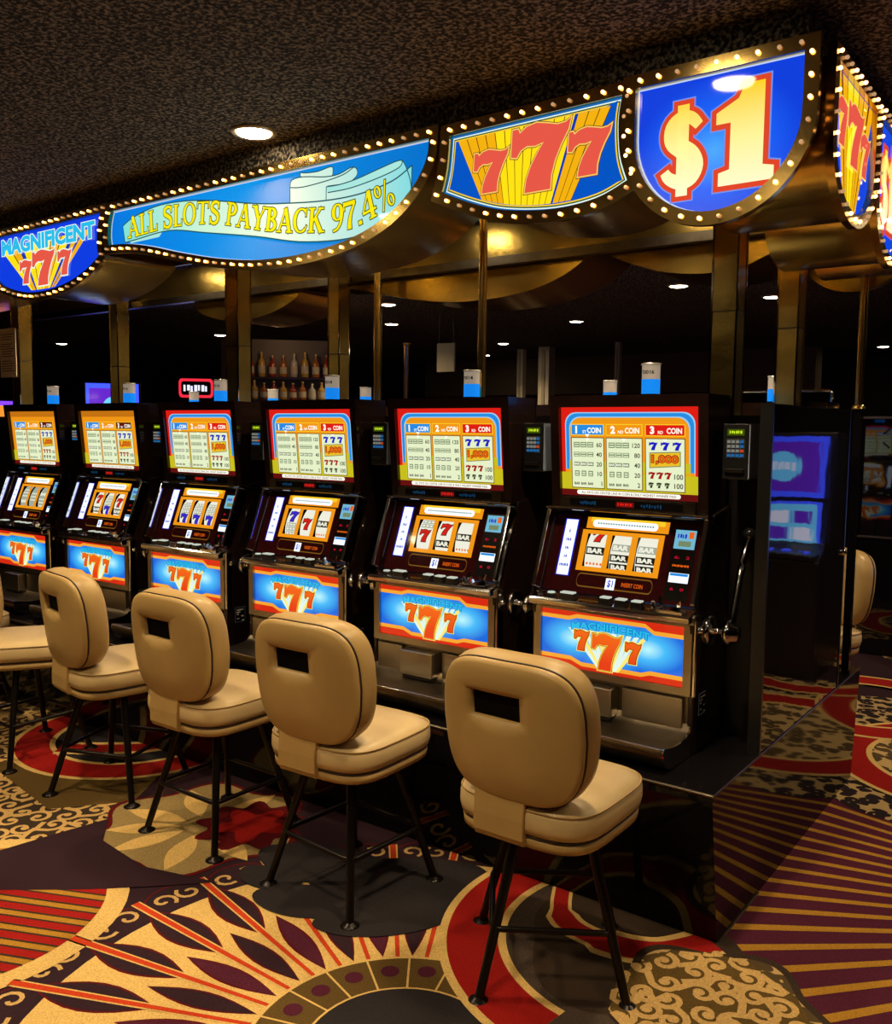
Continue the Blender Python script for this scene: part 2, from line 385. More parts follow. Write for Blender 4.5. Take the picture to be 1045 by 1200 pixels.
# sunburst medallion
C1 = (-1.31, 1.61)
for i in range(30): FL.poly(disc(pol(C1, 1.0, i*12+5), 0.125, 20), C_DRED, 2+.15*(i%2))
for i in range(30): FL.poly(disc(pol(C1, 1.0, i*12+5), 0.118, 20), C_PLUM, 2.4+.3*(i%2))
for i in range(30):
    q_ = pol(C1, 1.045, i*12+5); d_ = 1 if i % 2 else -1
    for u_ in (0, 1): FL.stroke([pol(pol(q_, .045*(2*u_-1), i*12+95), .043*(.2+.8*k/12), i*12+40+d_*k*30+180*u_) for k in range(13)], .013, C_SCR, 2.9+.1*u_)
FL.poly(disc(C1, 0.97, 72), C_CREAM, 3.3)
for i in range(30):
    a = i*12-1
    FL.poly(lens(C1, 0.66, 1.04, a, 0.062), C_DRED, 4); FL.poly(lens(C1, 0.67, 1.03, a, 0.054), C_PLUM, 5)
    FL.poly(lens(C1, 0.40, 0.74, a+6, 0.036), C_DRED, 4); FL.poly(lens(C1, 0.405, 0.73, a+6, 0.029), C_PURP if i % 2 else C_PLUM, 5)
    FL.stroke([pol(C1, 0.39, a), pol(C1, 1.1, a)], [0.022, 0.032], C_CREAM, 6); FL.stroke([pol(C1, 0.39, a), pol(C1, 1.1, a)], [0.012, 0.021], C_ORED, 7)
FL.poly(disc(C1, 0.395, 60), C_CREAM, 8); FL.poly(disc(C1, 0.385, 60), C_OLIVE, 9)
for i in range(20):
    FL.stroke([pol(C1, 0.25, i*18), pol(C1, 0.385, i*18)], 0.006, C_CREAM, 10); FL.poly(disc(pol(C1, 0.325, i*18+9), 0.026, 14), C_PURP, 10)
FL.poly(disc(C1, 0.25, 48), C_CREAM, 10); FL.poly(disc(C1, 0.243, 48), C_SLATE, 11)
# grey leaves over the sunburst
for k_, (x, y, rx, ry, ro) in enumerate([(-1.98,1.98,.20,.10,0.5),(-1.72,2.06,.24,.10,0.9),(-2.12,2.18,.26,.13,0.3),(-1.85,2.25,.30,.16,0.7),(-1.62,2.28,.24,.13,1.2),(-2.2,2.0,.12,.07,0.2)]):
    FL.poly(blob((x,y), 1, 3, 0.05, 40, sx=rx, sy=ry, rot=ro), C_SLATE, 12+0.3*k_)
# red ring round the nearest stool
FL.poly([pol((-1.005,2.413), 0.55, a) for a in range(90, 275, 5)]+[(-0.86,1.95),(-0.86,2.9)], C_GREY, 16)
red_ring(FL, (-1.005,2.413), 0.615, 0.15, 16, None, 95, 262)
FL.poly(blob((-1.07,2.34), 0.30, 3, 0.12), C_BROWN, 19)
for w_, m_, l_ in ((0.15, C_CREAM, 20), (0.10, C_RED, 21)):
    FL.stroke(spline([(-1.42,2.62),(-1.30,2.38),(-1.14,2.33),(-0.98,2.38),(-0.88,2.52)]), [w_*q for q in ([.3]+[.45]*5+[.7]*6+[1]*6+[1]*7)], m_, l_)
# purple field with gold rays
C2 = (0.39, 3.50)
ringband(FL, C2, 0.30, 1.60, C_PURP, 12, 72)
for i in range(84):
    a = i*360/84; FL.stroke([pol(C2, 0.45, a), pol(C2, 1.55, a)], [0.012, 0.034], C_GOLD, 13)
ringband(FL, C2, 1.55, 1.64, C_BROWN, 14, 72); FL.poly(disc(C2, 0.45), C_CREAM, 14); FL.poly(disc(C2, 0.42), C_SLATE, 15)
# scroll field in front of the pedestal
FL.poly(blob((-0.76,2.24), 0.27, 5, 0.10, ph=1.0), C_BROWN, 22); FL.poly(blob((-0.76,2.24), 0.245, 5, 0.10, ph=1.0), C_FIL, 23)
FL.poly([(-0.98,2.05),(-0.80,1.92),(-0.55,2.0),(-0.50,2.25),(-0.62,2.40),(-0.86,2.46),(-1.0,2.25)], C_FIL, 23.4)
scroll_field(FL, offset([(-0.98,2.05),(-0.80,1.90),(-0.55,1.98),(-0.50,2.25),(-0.60,2.40),(-0.74,2.48),(-0.86,2.47),(-0.98,2.38),(-1.03,2.2)], -0.004), C_OLIVE, C_SCR, 24, 0.082, 0.017)
# red scrolls past the end of the bank
FL.poly(blob((-0.45,4.75), 0.95, 6, 0.06), C_FIL2, 17)
red_ring(FL, (-0.42,4.62), 0.62, 0.15, 25, C_FIL); red_ring(FL, (-1.05,5.35), 0.60, 0.16, 28.5)
red_ring(FL, (-0.25,5.9), 0.55, 0.14, 32)
floor = struct(FL.build('floor', None, lambda u, v, l: (u, v, l), step=0.0004))

# ------------------------------------------------------------------ room shell
def ceiling_mat():
    m = bpy.data.materials.new('popcorn_ceiling'); m.use_nodes = True; nt = m.node_tree; p = nt.nodes['Principled BSDF']
    p.inputs['Roughness'].default_value = 0.9
    tc = nt.nodes.new('ShaderNodeTexCoord'); n = nt.nodes.new('ShaderNodeTexNoise'); n.inputs['Scale'].default_value = 72; n.inputs['Detail'].default_value = 3; n.inputs['Roughness'].default_value = 0.6
    cr = nt.nodes.new('ShaderNodeValToRGB'); cr.color_ramp.elements[0].position = 0.46; cr.color_ramp.elements[1].position = 0.64
    cr.color_ramp.elements[0].color = (0.012, 0.009, 0.006, 1); cr.color_ramp.elements[1].color = (0.40, 0.33, 0.24, 1)  # dark specks are shade between the grains, painted into the colour
    b = nt.nodes.new('ShaderNodeBump'); b.inputs['Strength'].default_value = 1.0; b.inputs['Distance'].default_value = 0.03
    nt.links.new(tc.outputs['Object'], n.inputs['Vector']); nt.links.new(n.outputs['Fac'], cr.inputs['Fac']); nt.links.new(cr.outputs['Color'], p.inputs['Base Color'])
    nt.links.new(n.outputs['Fac'], b.inputs['Height']); nt.links.new(b.outputs['Normal'], p.inputs['Normal'])
    return m
CEILM = ceiling_mat()
DARKW = mat('dark_brown_wall', (0.020, 0.014, 0.010, 1), 0.8); BULK = mat('brown_bulkhead', (0.14, 0.095, 0.055, 1), 0.8)
struct(MB().box(-16, 6, -5, 14, CEIL, CEIL+0.1).build('ceiling', CEILM))
struct(MB().box(-16, 6, 14, 14.1, 0, CEIL).build('wall_back', DARKW))
struct(MB().box(-16.1, -16, -5, 14, 0, CEIL).build('wall_left', DARKW))
struct(MB().box(6, 6.1, -5, 14, 0, CEIL).build('wall_right', DARKW))
struct(MB().box(-16, 6, -5.1, -5, 0, CEIL).build('wall_front', DARKW))
struct(MB().box(-9.5, -3.2, 12.2, 12.5, 2.05, CEIL).build('trim_1', BULK))
BLACKC = mat('black_ceiling_paint', (0.008, 0.006, 0.005, 1), 0.7, bump=(40, 0.3, 0.01))
struct(MB().box(-6.6, -0.72, 2.53, 4.15, 2.525, CEIL-0.001).build('trim_2', CEILM))

LAMP_ON = emit('lamp_lens', (1.0, 0.82, 0.55, 1), 32.0)
RIM = mat('lamp_trim', (0.5, 0.4, 0.25, 1), 0.3, 0.6)
def dl_mesh(r):
    ring = MB().lathe([(r*0.80, 0.0), (r, -0.012), (r*1.10, -0.004), (r*1.10, 0.0)], n=28)
    lens_ = MB().lathe([(r*0.82, -0.002), (r*0.80, -0.010), (r*0.45, -0.016), (0.003, -0.018)], n=28)
    return ring, lens_
DLR = None
def downlight(x, y, label, watts=0, r=0.078):
    global DLR
    t = thing('downlight', label, 'ceiling light', (x, y, CEIL-0.001), group='recessed ceiling lights')
    if DLR is None:
        a, b = dl_mesh(r); ra = a.build('trim_ring', RIM, t); rb = b.build('lens', LAMP_ON, t); DLR = (ra.data, rb.data)
    else:
        link('trim_ring', DLR[0], t); link('lens', DLR[1], t)
    if watts:
        L = bpy.data.lights.new('downlight_beam', 'SPOT'); L.energy = watts*4.2; L.color = (1.0, 0.76, 0.46); L.spot_size = math.radians(125); L.spot_blend = 0.7; L.shadow_soft_size = 0.06
        lo = bpy.data.objects.new('beam', L); sc.collection.objects.link(lo); lo.parent = t; lo.location = (0, 0, -0.03)
    return t
dl_labels = ['round lit downlight in the textured ceiling above the long payback banner', 'downlight in front of the dollar-one sign, mirrored on its face', 'downlight in front of the payback banner, mirrored beside its percent sign']
for i, (x, y, w) in enumerate(DOWNLIGHTS):
    downlight(x, y, dl_labels[i] if i < 3 else 'recessed ceiling downlight outside the picture that lights the stools and carpet', w)

for k, x in enumerate((-1.6, -2.75, -3.9, -5.0)):
    t = downlight(x, 3.34, 'unseen lamp added inside the brass canopy to brighten the pillars and inner brass', 20); t.location.z = 2.524  # unseen lamps added to light the pillars and inner brass
# ------------------------------------------------------------------ the bank: pedestal, end panel, spine
PED = 0.48
XR = -0.866
p = thing('bank_pedestal', 'long glossy black pedestal carrying the row of slot machines', 'pedestal', (0, 0, 0))
MB().prism_x([(2.525, 0.0), (4.155, 0.0), (4.235, PED-0.03), (4.235, PED-0.012), (4.225, PED), (2.455, PED), (2.445, PED-0.012), (2.445, PED-0.03)], -6.9, XR).build('body', BLACK, p)
MB().tube([(-6.9, 2.449, PED-0.006), (XR, 2.449, PED-0.006)], 0.006).build('front_edge_trim', STEEL_D, p)
MB().tube([(XR-0.002, 2.449, PED-0.005), (XR-0.002, 4.231, PED-0.005)], 0.004).build('side_edge_trim', STEEL_D, p)
p = thing('end_panel', 'tall glossy black end panel reflecting the carpet and distant machines', 'panel', (XR, 3.34, PED))  # panel closing the end of the bank, not a wall
MB().box(-0.035, 0, -0.49, 0.49, 0.0, 1.11).build('panel', BLACK_W, p, bevel=0.004)
MB().box(-0.037, 0.003, -0.497, -0.485, 0.0, 1.112).build('edge_trim', PLASTIC, p); MB().box(-0.037, 0.003, 0.485, 0.497, 0.0, 1.112).build('edge_trim', PLASTIC, p)
MB().lathe([(0.012,0),(0.012,0.012),(0.006,0.014)], (0.0, 0.475, 0.55), 14, axis='X').build('lock', CHROME, p)
sp = MB().box(-6.9, -0.905, 2.99, 3.69, PED, 1.555).build('spine_cabinet', BLACK_S); tag(sp, 'black service cabinet running between the two back-to-back rows', 'cabinet')

# ------------------------------------------------------------------ slot machine
SPC = 0.7377; XC6 = -1.325; YB = 2.707
E_RED = emit('ink_red', S(222, 30, 20), 1.0); E_ORG = emit('ink_orange', S(240, 150, 22), 1.0); E_YEL = emit('ink_yellow', S(250, 205, 40), 1.0)
E_YG = emit('ink_yellow_green', S(200, 190, 30), 1.0); E_BLU = emit('ink_blue', S(40, 140, 225), 1.0); E_LBL = emit('ink_light_blue', S(150, 205, 240), 1.0)
E_MAR = emit('ink_maroon', S(110, 20, 18), 0.8); E_PALE = emit('ink_pale_green', S(226, 236, 196), 1.05); E_WHT = emit('ink_white', S(255, 250, 235), 1.1)
E_GRN = emit('ink_grey_green', S(128, 150, 110), 0.8); E_DRK = emit('ink_dark', S(60, 50, 25), 0.5); E_NAVY = emit('ink_navy', S(30, 30, 190), 1.0); E_BRN = emit('ink_brown', S(130, 90, 30), 0.8)
E_PLATE = emit('ink_plate', S(236, 190, 40), 1.0); E_OTX = emit('ink_orange_text', S(235, 100, 20), 1.0)
E_DPOR = emit('ink_deep_orange', S(205, 120, 20), 0.9)
E_BLK = mat('ink_black', (0.006, 0.005, 0.005, 1), 0.15)
def top_glass_art(aged=False):
    A = Art(); W, H = 0.499, 0.303
    U = lambda a: (a-0.5)*W; V = lambda b: (0.5-b)*H
    def R(a0, a1, b0, b1, m, l): A.rect(U(a0), U(a1), V(b1), V(b0), m, l)
    R(0, 1, 0, 1, E_DPOR if aged else E_RED, 0)
    if not aged:
        for k, (g, m) in enumerate([(0.030, E_LBL), (0.038, E_BLU), (0.062, E_LBL), (0.070, E_ORG)]):
            x0, x1 = U(g), U(1-g); z1 = V(g*1.5+0.01); z0 = V(0.735)
            A.poly([(x0,z0),(x1,z0)] + arc(x1-0.04, z1-0.04, 0.04, 0.04, 0, 90, 6) + arc(x0+0.04, z1-0.04, 0.04, 0.04, 90, 180, 6), m, 1+k)
    else: R(0.02, 0.98, 0.10, 0.76, E_ORG, 4)
    R(0, 1, 0.735, 0.93, E_YG, 5); R(0.06, 0.94, 0.60, 0.93, E_YG if not aged else E_ORG, 5); R(0, 1, 0.93, 1.0, E_MAR, 6); R(0.03,.97,0.70,.735,E_ORG,5)
    cols = [(0.085, 0.325, E_BLU), (0.35, 0.605, E_ORG), (0.635, 0.90, E_MAR if aged else E_RED)]
    for k, (a0, a1, hm) in enumerate(cols):
        R(a0-0.006, a1+0.006, 0.185, 0.315, E_YEL, 7); R(a0, a1, 0.195, 0.305, hm, 8)
        A.text('123'[k], U(a0+0.03), V(0.293), 0.026, E_WHT, 10, bold=0.05)
        A.text(('ST', 'ND', 'RD')[k], U(a0+0.085), V(0.29), 0.010, E_WHT, 10, bold=0.02)
        A.text('COIN', U(a1-0.015), V(0.288), 0.019, E_WHT, 10, bold=0.03, anchor='R', w=0.052)
        R(a0-0.006, a1+0.006, 0.335, 0.915, E_BRN, 7); R(a0, a1, 0.345, 0.905, E_PALE, 8)
        A.poly([(U((a0+a1)/2)-0.008, V(0.345)), (U((a0+a1)/2)+0.008, V(0.345)), (U((a0+a1)/2), V(0.38))], E_WHT, 9)
    A.poly([(U((cols[0][0]+cols[0][1])/2)-0.009, V(0.30)), (U((cols[0][0]+cols[0][1])/2)+0.009, V(0.30)), (U((cols[0][0]+cols[0][1])/2), V(0.335))], E_WHT, 9)
    for k in (0, 1):
        a0, a1, _ = cols[k]
        for j, num in enumerate((('60','40','20','10','1'), ('120','80','40','20','2'))[k]):
            b = 0.42 + j*0.109
            A.text(num, U(a1-0.012), V(b+0.026), 0.0155, E_DRK, 9, bold=0.015, anchor='R')
            for q in range(3):
                c = a0+0.038+q*0.052
                if j == 4: A.text('BAR', U(c-0.022), V(b+0.02), 0.009, E_DRK, 9, bold=0.03, w=0.021)
                elif j == 3:
                    R(c-0.018, c+0.018, b-0.032, b+0.03, E_GRN, 9); R(c-0.012, c+0.012, b-0.02, b-0.004, E_PALE, 10); R(c-0.012, c+0.012, b+0.006, b+0.02, E_PALE, 10)
                else:
                    R(c-0.023, c+0.023, b-0.03+0.004*j, b+0.03-0.004*j, E_GRN, 9)
                    if j < 2:
                        for r_ in (-1, 1): R(c-0.018, c+0.018, b+r_*0.013-0.006, b+r_*0.013+0.006, E_PALE, 10)
                    else: A.text('BAR', U(c-0.019), V(b+0.011), 0.007, E_WHT, 10, bold=0.03, w=0.019)
    a0, a1, _ = cols[2]
    for q in range(3): seven(A, U(a0+0.022+q*0.082), V(0.465), 0.030, 0.026, E_NAVY, 10)
    P = [(U(a0+0.03), V(0.65)), (U(a1-0.03), V(0.625)), (U(a1-0.03), V(0.465+0.02)), (U(a0+0.03), V(0.50))]
    A.poly(offset(P, 0.003), E_GRN, 9); A.poly(P, E_PLATE, 10)
    A.text('1,000', U((a0+a1)/2), V(0.617), 0.030, E_OTX, 12, bold=0.03, anchor='C', w=0.092, outline=0.05, om=E_MAR)
    for q in range(3): seven(A, U(a0+0.018+q*0.056), V(0.775), 0.024, 0.022, emit('ink_dark_red', S(170, 25, 20), .9), 10)
    A.text('100', U(a1-0.008), V(0.775), 0.017, E_DRK, 10, bold=0.015, anchor='R')
    for q in range(3):
        seven(A, U(a0+0.018+q*0.056), V(0.875), 0.018, 0.018, E_DRK, 10); R(a0+0.018+q*.056, a0+.05+q*.056, 0.835, 0.85, E_GRN, 11)
    A.text('100', U(a1-0.008), V(0.875), 0.017, E_DRK, 10, bold=0.015, anchor='R')
    A.poly(rrect(U(0.12), U(0.875), V(0.985), V(0.935), 0.007), E_WHT, 10)
    A.text('ALL PAYS ON CENTER LINE IN COIN & ONLY HIGHEST WINNER PAID', 0, V(0.975), 0.0085, E_DRK, 11, bold=0.01, anchor='C', w=0.345)
    return A

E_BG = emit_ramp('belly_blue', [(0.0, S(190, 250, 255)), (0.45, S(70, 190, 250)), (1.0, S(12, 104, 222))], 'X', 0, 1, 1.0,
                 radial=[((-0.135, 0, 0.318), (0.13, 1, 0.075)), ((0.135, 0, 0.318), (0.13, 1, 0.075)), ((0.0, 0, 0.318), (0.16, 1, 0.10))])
E_7 = emit_ramp('belly_seven', [(0, S(232, 60, 16)), (1, S(250, 120, 24))], 'Z', 0.25, 0.39, 1.0)
E_7O = emit('belly_seven_rim', S(255, 225, 90), 1.0)
E_CY = emit('magnificent_cyan', S(40, 190, 235), 1.0); E_CYD = emit('magnificent_shadow', S(20, 120, 190), 1.0)
E_BOR = emit('belly_orange', S(246, 165, 50), 1.0); E_BRD = emit('belly_red', S(214, 44, 18), 1.0)
E_RAYW = emit('ray_white', S(225, 245, 235), 1.0); E_RAYY = emit('ray_yellow', S(255, 235, 120), 1.0)
def belly_art():
    A = Art(); W, H = 0.517, 0.205
    U = lambda a: (a-0.5)*W; V = lambda b: (0.5-b)*H
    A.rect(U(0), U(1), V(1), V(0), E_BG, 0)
    def stepped(pts, m, l): A.poly([(U(a), V(b)) for a, b in pts], m, l)
    for d, m, l in ((0.07, E_BOR, 1), (0.0, E_BRD, 2)):
        stepped([(0,0),(1,0),(1,0.15+d),(0.80,0.15+d),(0.74,0.05+d),(0.26,0.05+d),(0.20,0.10+d),(0,0.10+d)], m, l)
        stepped([(0,1),(1,1),(1,0.90-d),(0.78,0.90-d),(0.72,0.95-d),(0.30,0.95-d),(0.22,0.87-d),(0,0.87-d)], m, l)
    # rays dropping from the lettering to the foot of the sevens
    for k in range(11):
        a0 = 0.20+k*0.052; a1 = a0+0.034
        A.poly([(U(a0), V(0.30)), (U(a1), V(0.30)), (U(0.50+(k-4.6)*0.012), V(0.95)), (U(0.485+(k-5.4)*0.012), V(0.95))], E_RAYY if k % 3 == 1 else E_RAYW, 3)
    warp = lambda u, v: (u, v + 0.010*(1-(u/0.145)**2))
    A.text('MAGNIFICENT', 0, V(0.325), 0.026, E_CY, 6, bold=0.03, anchor='C', w=0.285, warp=warp, outline=0.06, om=E_CYD)
    for u, v, w, h in ((0.248, 0.665, 0.054, 0.070), (0.612, 0.755, 0.054, 0.072)):
        seven(A, U(u), V(v), w, h, E_7, 8, ((0.0022, emit('ink_dark_rim', S(120, 20, 10), .8)), (0.0050, E_7O)))
    seven(A, U(0.378), V(0.945), 0.104, 0.126, E_7, 12, ((0.0016, E_7O), (0.0034, emit('ink_dark_rim', S(120, 20, 10), .8)), (0.0062, E_7O)))
    return A

# reel strips
R_W = emit('reel_white', S(245, 244, 225), 0.95); R_K = mat('reel_black', (0.01, 0.012, 0.01, 1), 0.3); R_RED = emit('reel_red', S(214, 36, 26), .9); R_BLU = emit('reel_blue', S(60, 45, 205), .9)
R_GR = emit('reel_grey', S(170, 178, 160), 0.9)
def reel_mesh(name, syms, tint=None):
    """curved strip; syms = [(kind, v)] with v in metres from the centre line"""
    A = Art(); w = 0.036; A2 = A
    rad = 0.14
    n = 14; vs = [-0.085 + 0.17*i/n for i in range(n+1)]
    A.strip([(-w, v) for v in vs], [(w, v) for v in vs], tint or R_W, 0)
    def sub(pts): return pts
    for kind, v in syms:
        if kind == 'bar':
            A.rect(-w*0.95, w*0.95, v-0.014, v+0.014, R_K, 1); A.text('BAR', 0, v-0.009, 0.018, R_W, 2, bold=0.05, anchor='C', w=0.058)
        elif kind == 'bar_pale':
            A.rect(-w*0.9, w*0.95, v-0.013, v+0.013, R_GR, 1); A.text('BAR', 0, v-0.009, 0.018, R_W, 2, bold=0.05, anchor='C', w=0.056)
        elif kind == 'bar2':
            for d in (-0.0155, 0.0155):
                A.rect(-w*0.95, w*0.95, v+d-0.0125, v+d+0.0125, R_K, 1); A.text('BAR', 0, v+d-0.008, 0.016, R_W, 2, bold=0.05, anchor='C', w=0.056)
        elif kind == 'bar3':
            for d in (-0.019, 0, 0.019):
                A.rect(-w*0.8, w*0.8, v+d-0.008, v+d+0.008, R_GR, 1)
                for q in (-1, 0, 1): A.rect(q*0.018-0.006, q*0.018+0.006, v+d-0.004, v+d+0.004, R_W, 2)
        elif kind == 'red7': seven(A, -0.025, v-0.024, 0.048, 0.048, R_RED, 3, ((0.0025, R_K),))
        elif kind == 'blue7': seven(A, -0.025, v-0.024, 0.048, 0.048, R_BLU, 3, ((0.0025, R_K),))
        elif kind == 'dots':
            for q in range(5): A.rect(-0.03+q*0.013, -0.023+q*0.013, v-0.004, v+0.004, E_OTX, 1)
    mb = MB()
    for pts, fs, m, l in A.p:
        mb.add([(u, rad-(rad+l*0.0012)*math.cos(v/rad), rad*math.sin(v/rad)) for u, v in pts], fs, m)
    me_o = mb.build(name, A.inks); me = me_o.data; bpy.data.objects.remove(me_o); return me
REELS = {
 6: [[('red7', .058), ('bar', 0.0), ('dots', -.045)], [('bar_pale', .018), ('bar2', -.034)], [('bar_pale', .018), ('bar2', -.034)]],
 5: [[('bar3', .055), ('red7', -.005)], [('red7', .028), ('bar', -.030)], [('bar', .002), ('dots', -.045)]],
 4: [[('blue7', .025), ('bar3', -.032)], [('red7', -.005)], [('bar', .002), ('dots', -.045)]],
 3: [[('bar3', .02), ('blue7', -.036)], [('bar3', .02), ('blue7', -.036)], [('bar3', .02), ('blue7', -.036)]],
 2: [[('red7', .024), ('bar', -.034)], [('bar3', .02), ('blue7', -.036)], [('red7', .012), ('bar', -.036)]],
 1: [[('bar3', .02), ('bar_pale', -.03)], [('bar3', .0)], [('bar_pale', .02), ('bar3', -.03)]]}

# reel glass plane: a in [0,1] across, b in [0,1] downwards
RT, RB = (0.120, 0.728), (0.020, 0.470)     # (y,z) top and bottom of the slanted glass
RW = 0.545
rn = Vector((0, -(RT[1]-RB[1]), (RT[0]-RB[0]))).normalized()
def reel_map(u, v, l):      # u metres from centre, v fraction from top
    return (u, RT[0]+(RB[0]-RT[0])*v + rn.y*l, RT[1]+(RB[1]-RT[1])*v + rn.z*l)
WIN = [(-0.138, -0.066, .235, .655), (-0.046, 0.026, .235, .655), (0.048, 0.120, .235, .655)]
G_MAR = mat('reel_glass_maroon', (0.030, 0.004, 0.005, 1), 0.06, coat=0.4)
L_WHT = emit('lit_card', S(235, 245, 255), 1.25); L_RED = emit('led_red', S(210, 10, 50), .9); L_CARD = emit('card_blue', S(120, 190, 220), .9)
def reel_glass_art():
    A = Art(); m = G_MAR
    a, b = -RW/2, RW/2
    us = [a, WIN[0][0], WIN[0][1], WIN[1][0], WIN[1][1], WIN[2][0], WIN[2][1], b]
    A.rect(a, b, WIN[0][2], 0, m, 0); A.rect(a, b, 1, WIN[0][3], m, 0)
    for k in range(0, 8, 2): A.rect(us[k], us[k+1], WIN[0][3], WIN[0][2], m, 0)
    # orange surround
    x0, x1 = -0.160, 0.140
    A.rect(x0, x1, WIN[0][2], .185, E_ORG, 1); A.rect(x0, x1, .71, WIN[0][3], E_ORG, 1)
    for q0, q1 in ((x0, us[1]), (us[2], us[3]), (us[4], us[5]), (us[6], x1)): A.rect(q0, q1, WIN[0][3], WIN[0][2], E_ORG, 1)
    A.rect(-0.150, 0.150, .165, .02, E_ORG, 1); A.rect(-0.135, 0.135, .08, .02, E_YEL, 2)
    cap = lambda u0, u1, v0, v1: arc(u0, (v0+v1)/2, 0.012, (v1-v0)/2, 90, 270, 6) + arc(u1, (v0+v1)/2, 0.012, (v1-v0)/2, -90, 90, 6)
    A.poly(cap(-0.115, 0.100, .05, .145), L_WHT, 3)
    for k in range(22): A.rect(-0.108+k*0.0095, -0.102+k*0.0095, .105, .085, E_GRN, 4)
    # pay card at the left
    A.rect(-0.235, -0.180, .80, .06, E_NAVY, 1); A.rect(-0.230, -0.185, .79, .07, L_WHT, 2)
    for j in range(5): A.dashes(-0.2075-(0.004,.010,.008,.006,.017)[j], -0.2075+(0.004,.010,.008,.006,.017)[j], .24+j*.11, .205+j*.11, (1,4,3,2,6)[j], E_NAVY, 3)
    # coin insert outline and badge
    for g, mm, l in ((0.004, E_BRN, 1), (0.0, G_MAR, 2)): A.poly(cap(-0.135-g*.3, 0.115+g*.3, .755-g*4, .90+g*4), mm, l)
    A.rect(-0.038, -0.004, .915, .775, L_WHT, 3); A.text('$1', -0.021, .895, -.10, E_NAVY, 4, bold=0.02, anchor='C', w=0.020)
    A.text('INSERT COIN', 0.020, .86, -.05, E_OTX, 3, bold=0.01, w=0.075)
    # right-hand meters
    A.rect(0.170, 0.250, .95, .08, E_BLK, 1)
    A.rect(0.175, 0.245, .33, .10, L_CARD, 2); A.dashes(0.184, 0.216, .20, .15, 4, E_NAVY, 3); A.rect(0.19, 0.232, .30, .235, E_GRN, 3); A.poly([(0.222,.20),(0.238,.20),(0.238,.12),(0.222,.12)], E_OTX, 3)
    A.text('6:   2', 0.21, .45, -.035, L_RED, 2, bold=.01, anchor='C', w=.05)
    A.dashes(0.182, 0.238, .545, .52, 10, E_OTX, 2)
    A.rect(0.177, 0.243, .735, .62, L_WHT, 2); A.rect(0.180, 0.240, .655, .625, E_BLU, 3); A.text('6   0', 0.21, .83, -.035, L_RED, 2, bold=.01, anchor='C', w=.045)
    return A
def fix_text_v(A): return A

def machine_profile():     # side outline (y, z) of the main cabinet
    return [(-0.005,0.0),(0.255,0.0),(0.255,1.085),(0.10,1.085),(0.105,0.76),(0.135,0.735),(0.03,0.45),(-0.01,0.43),(-0.005,0.20),(0.04,0.17)]

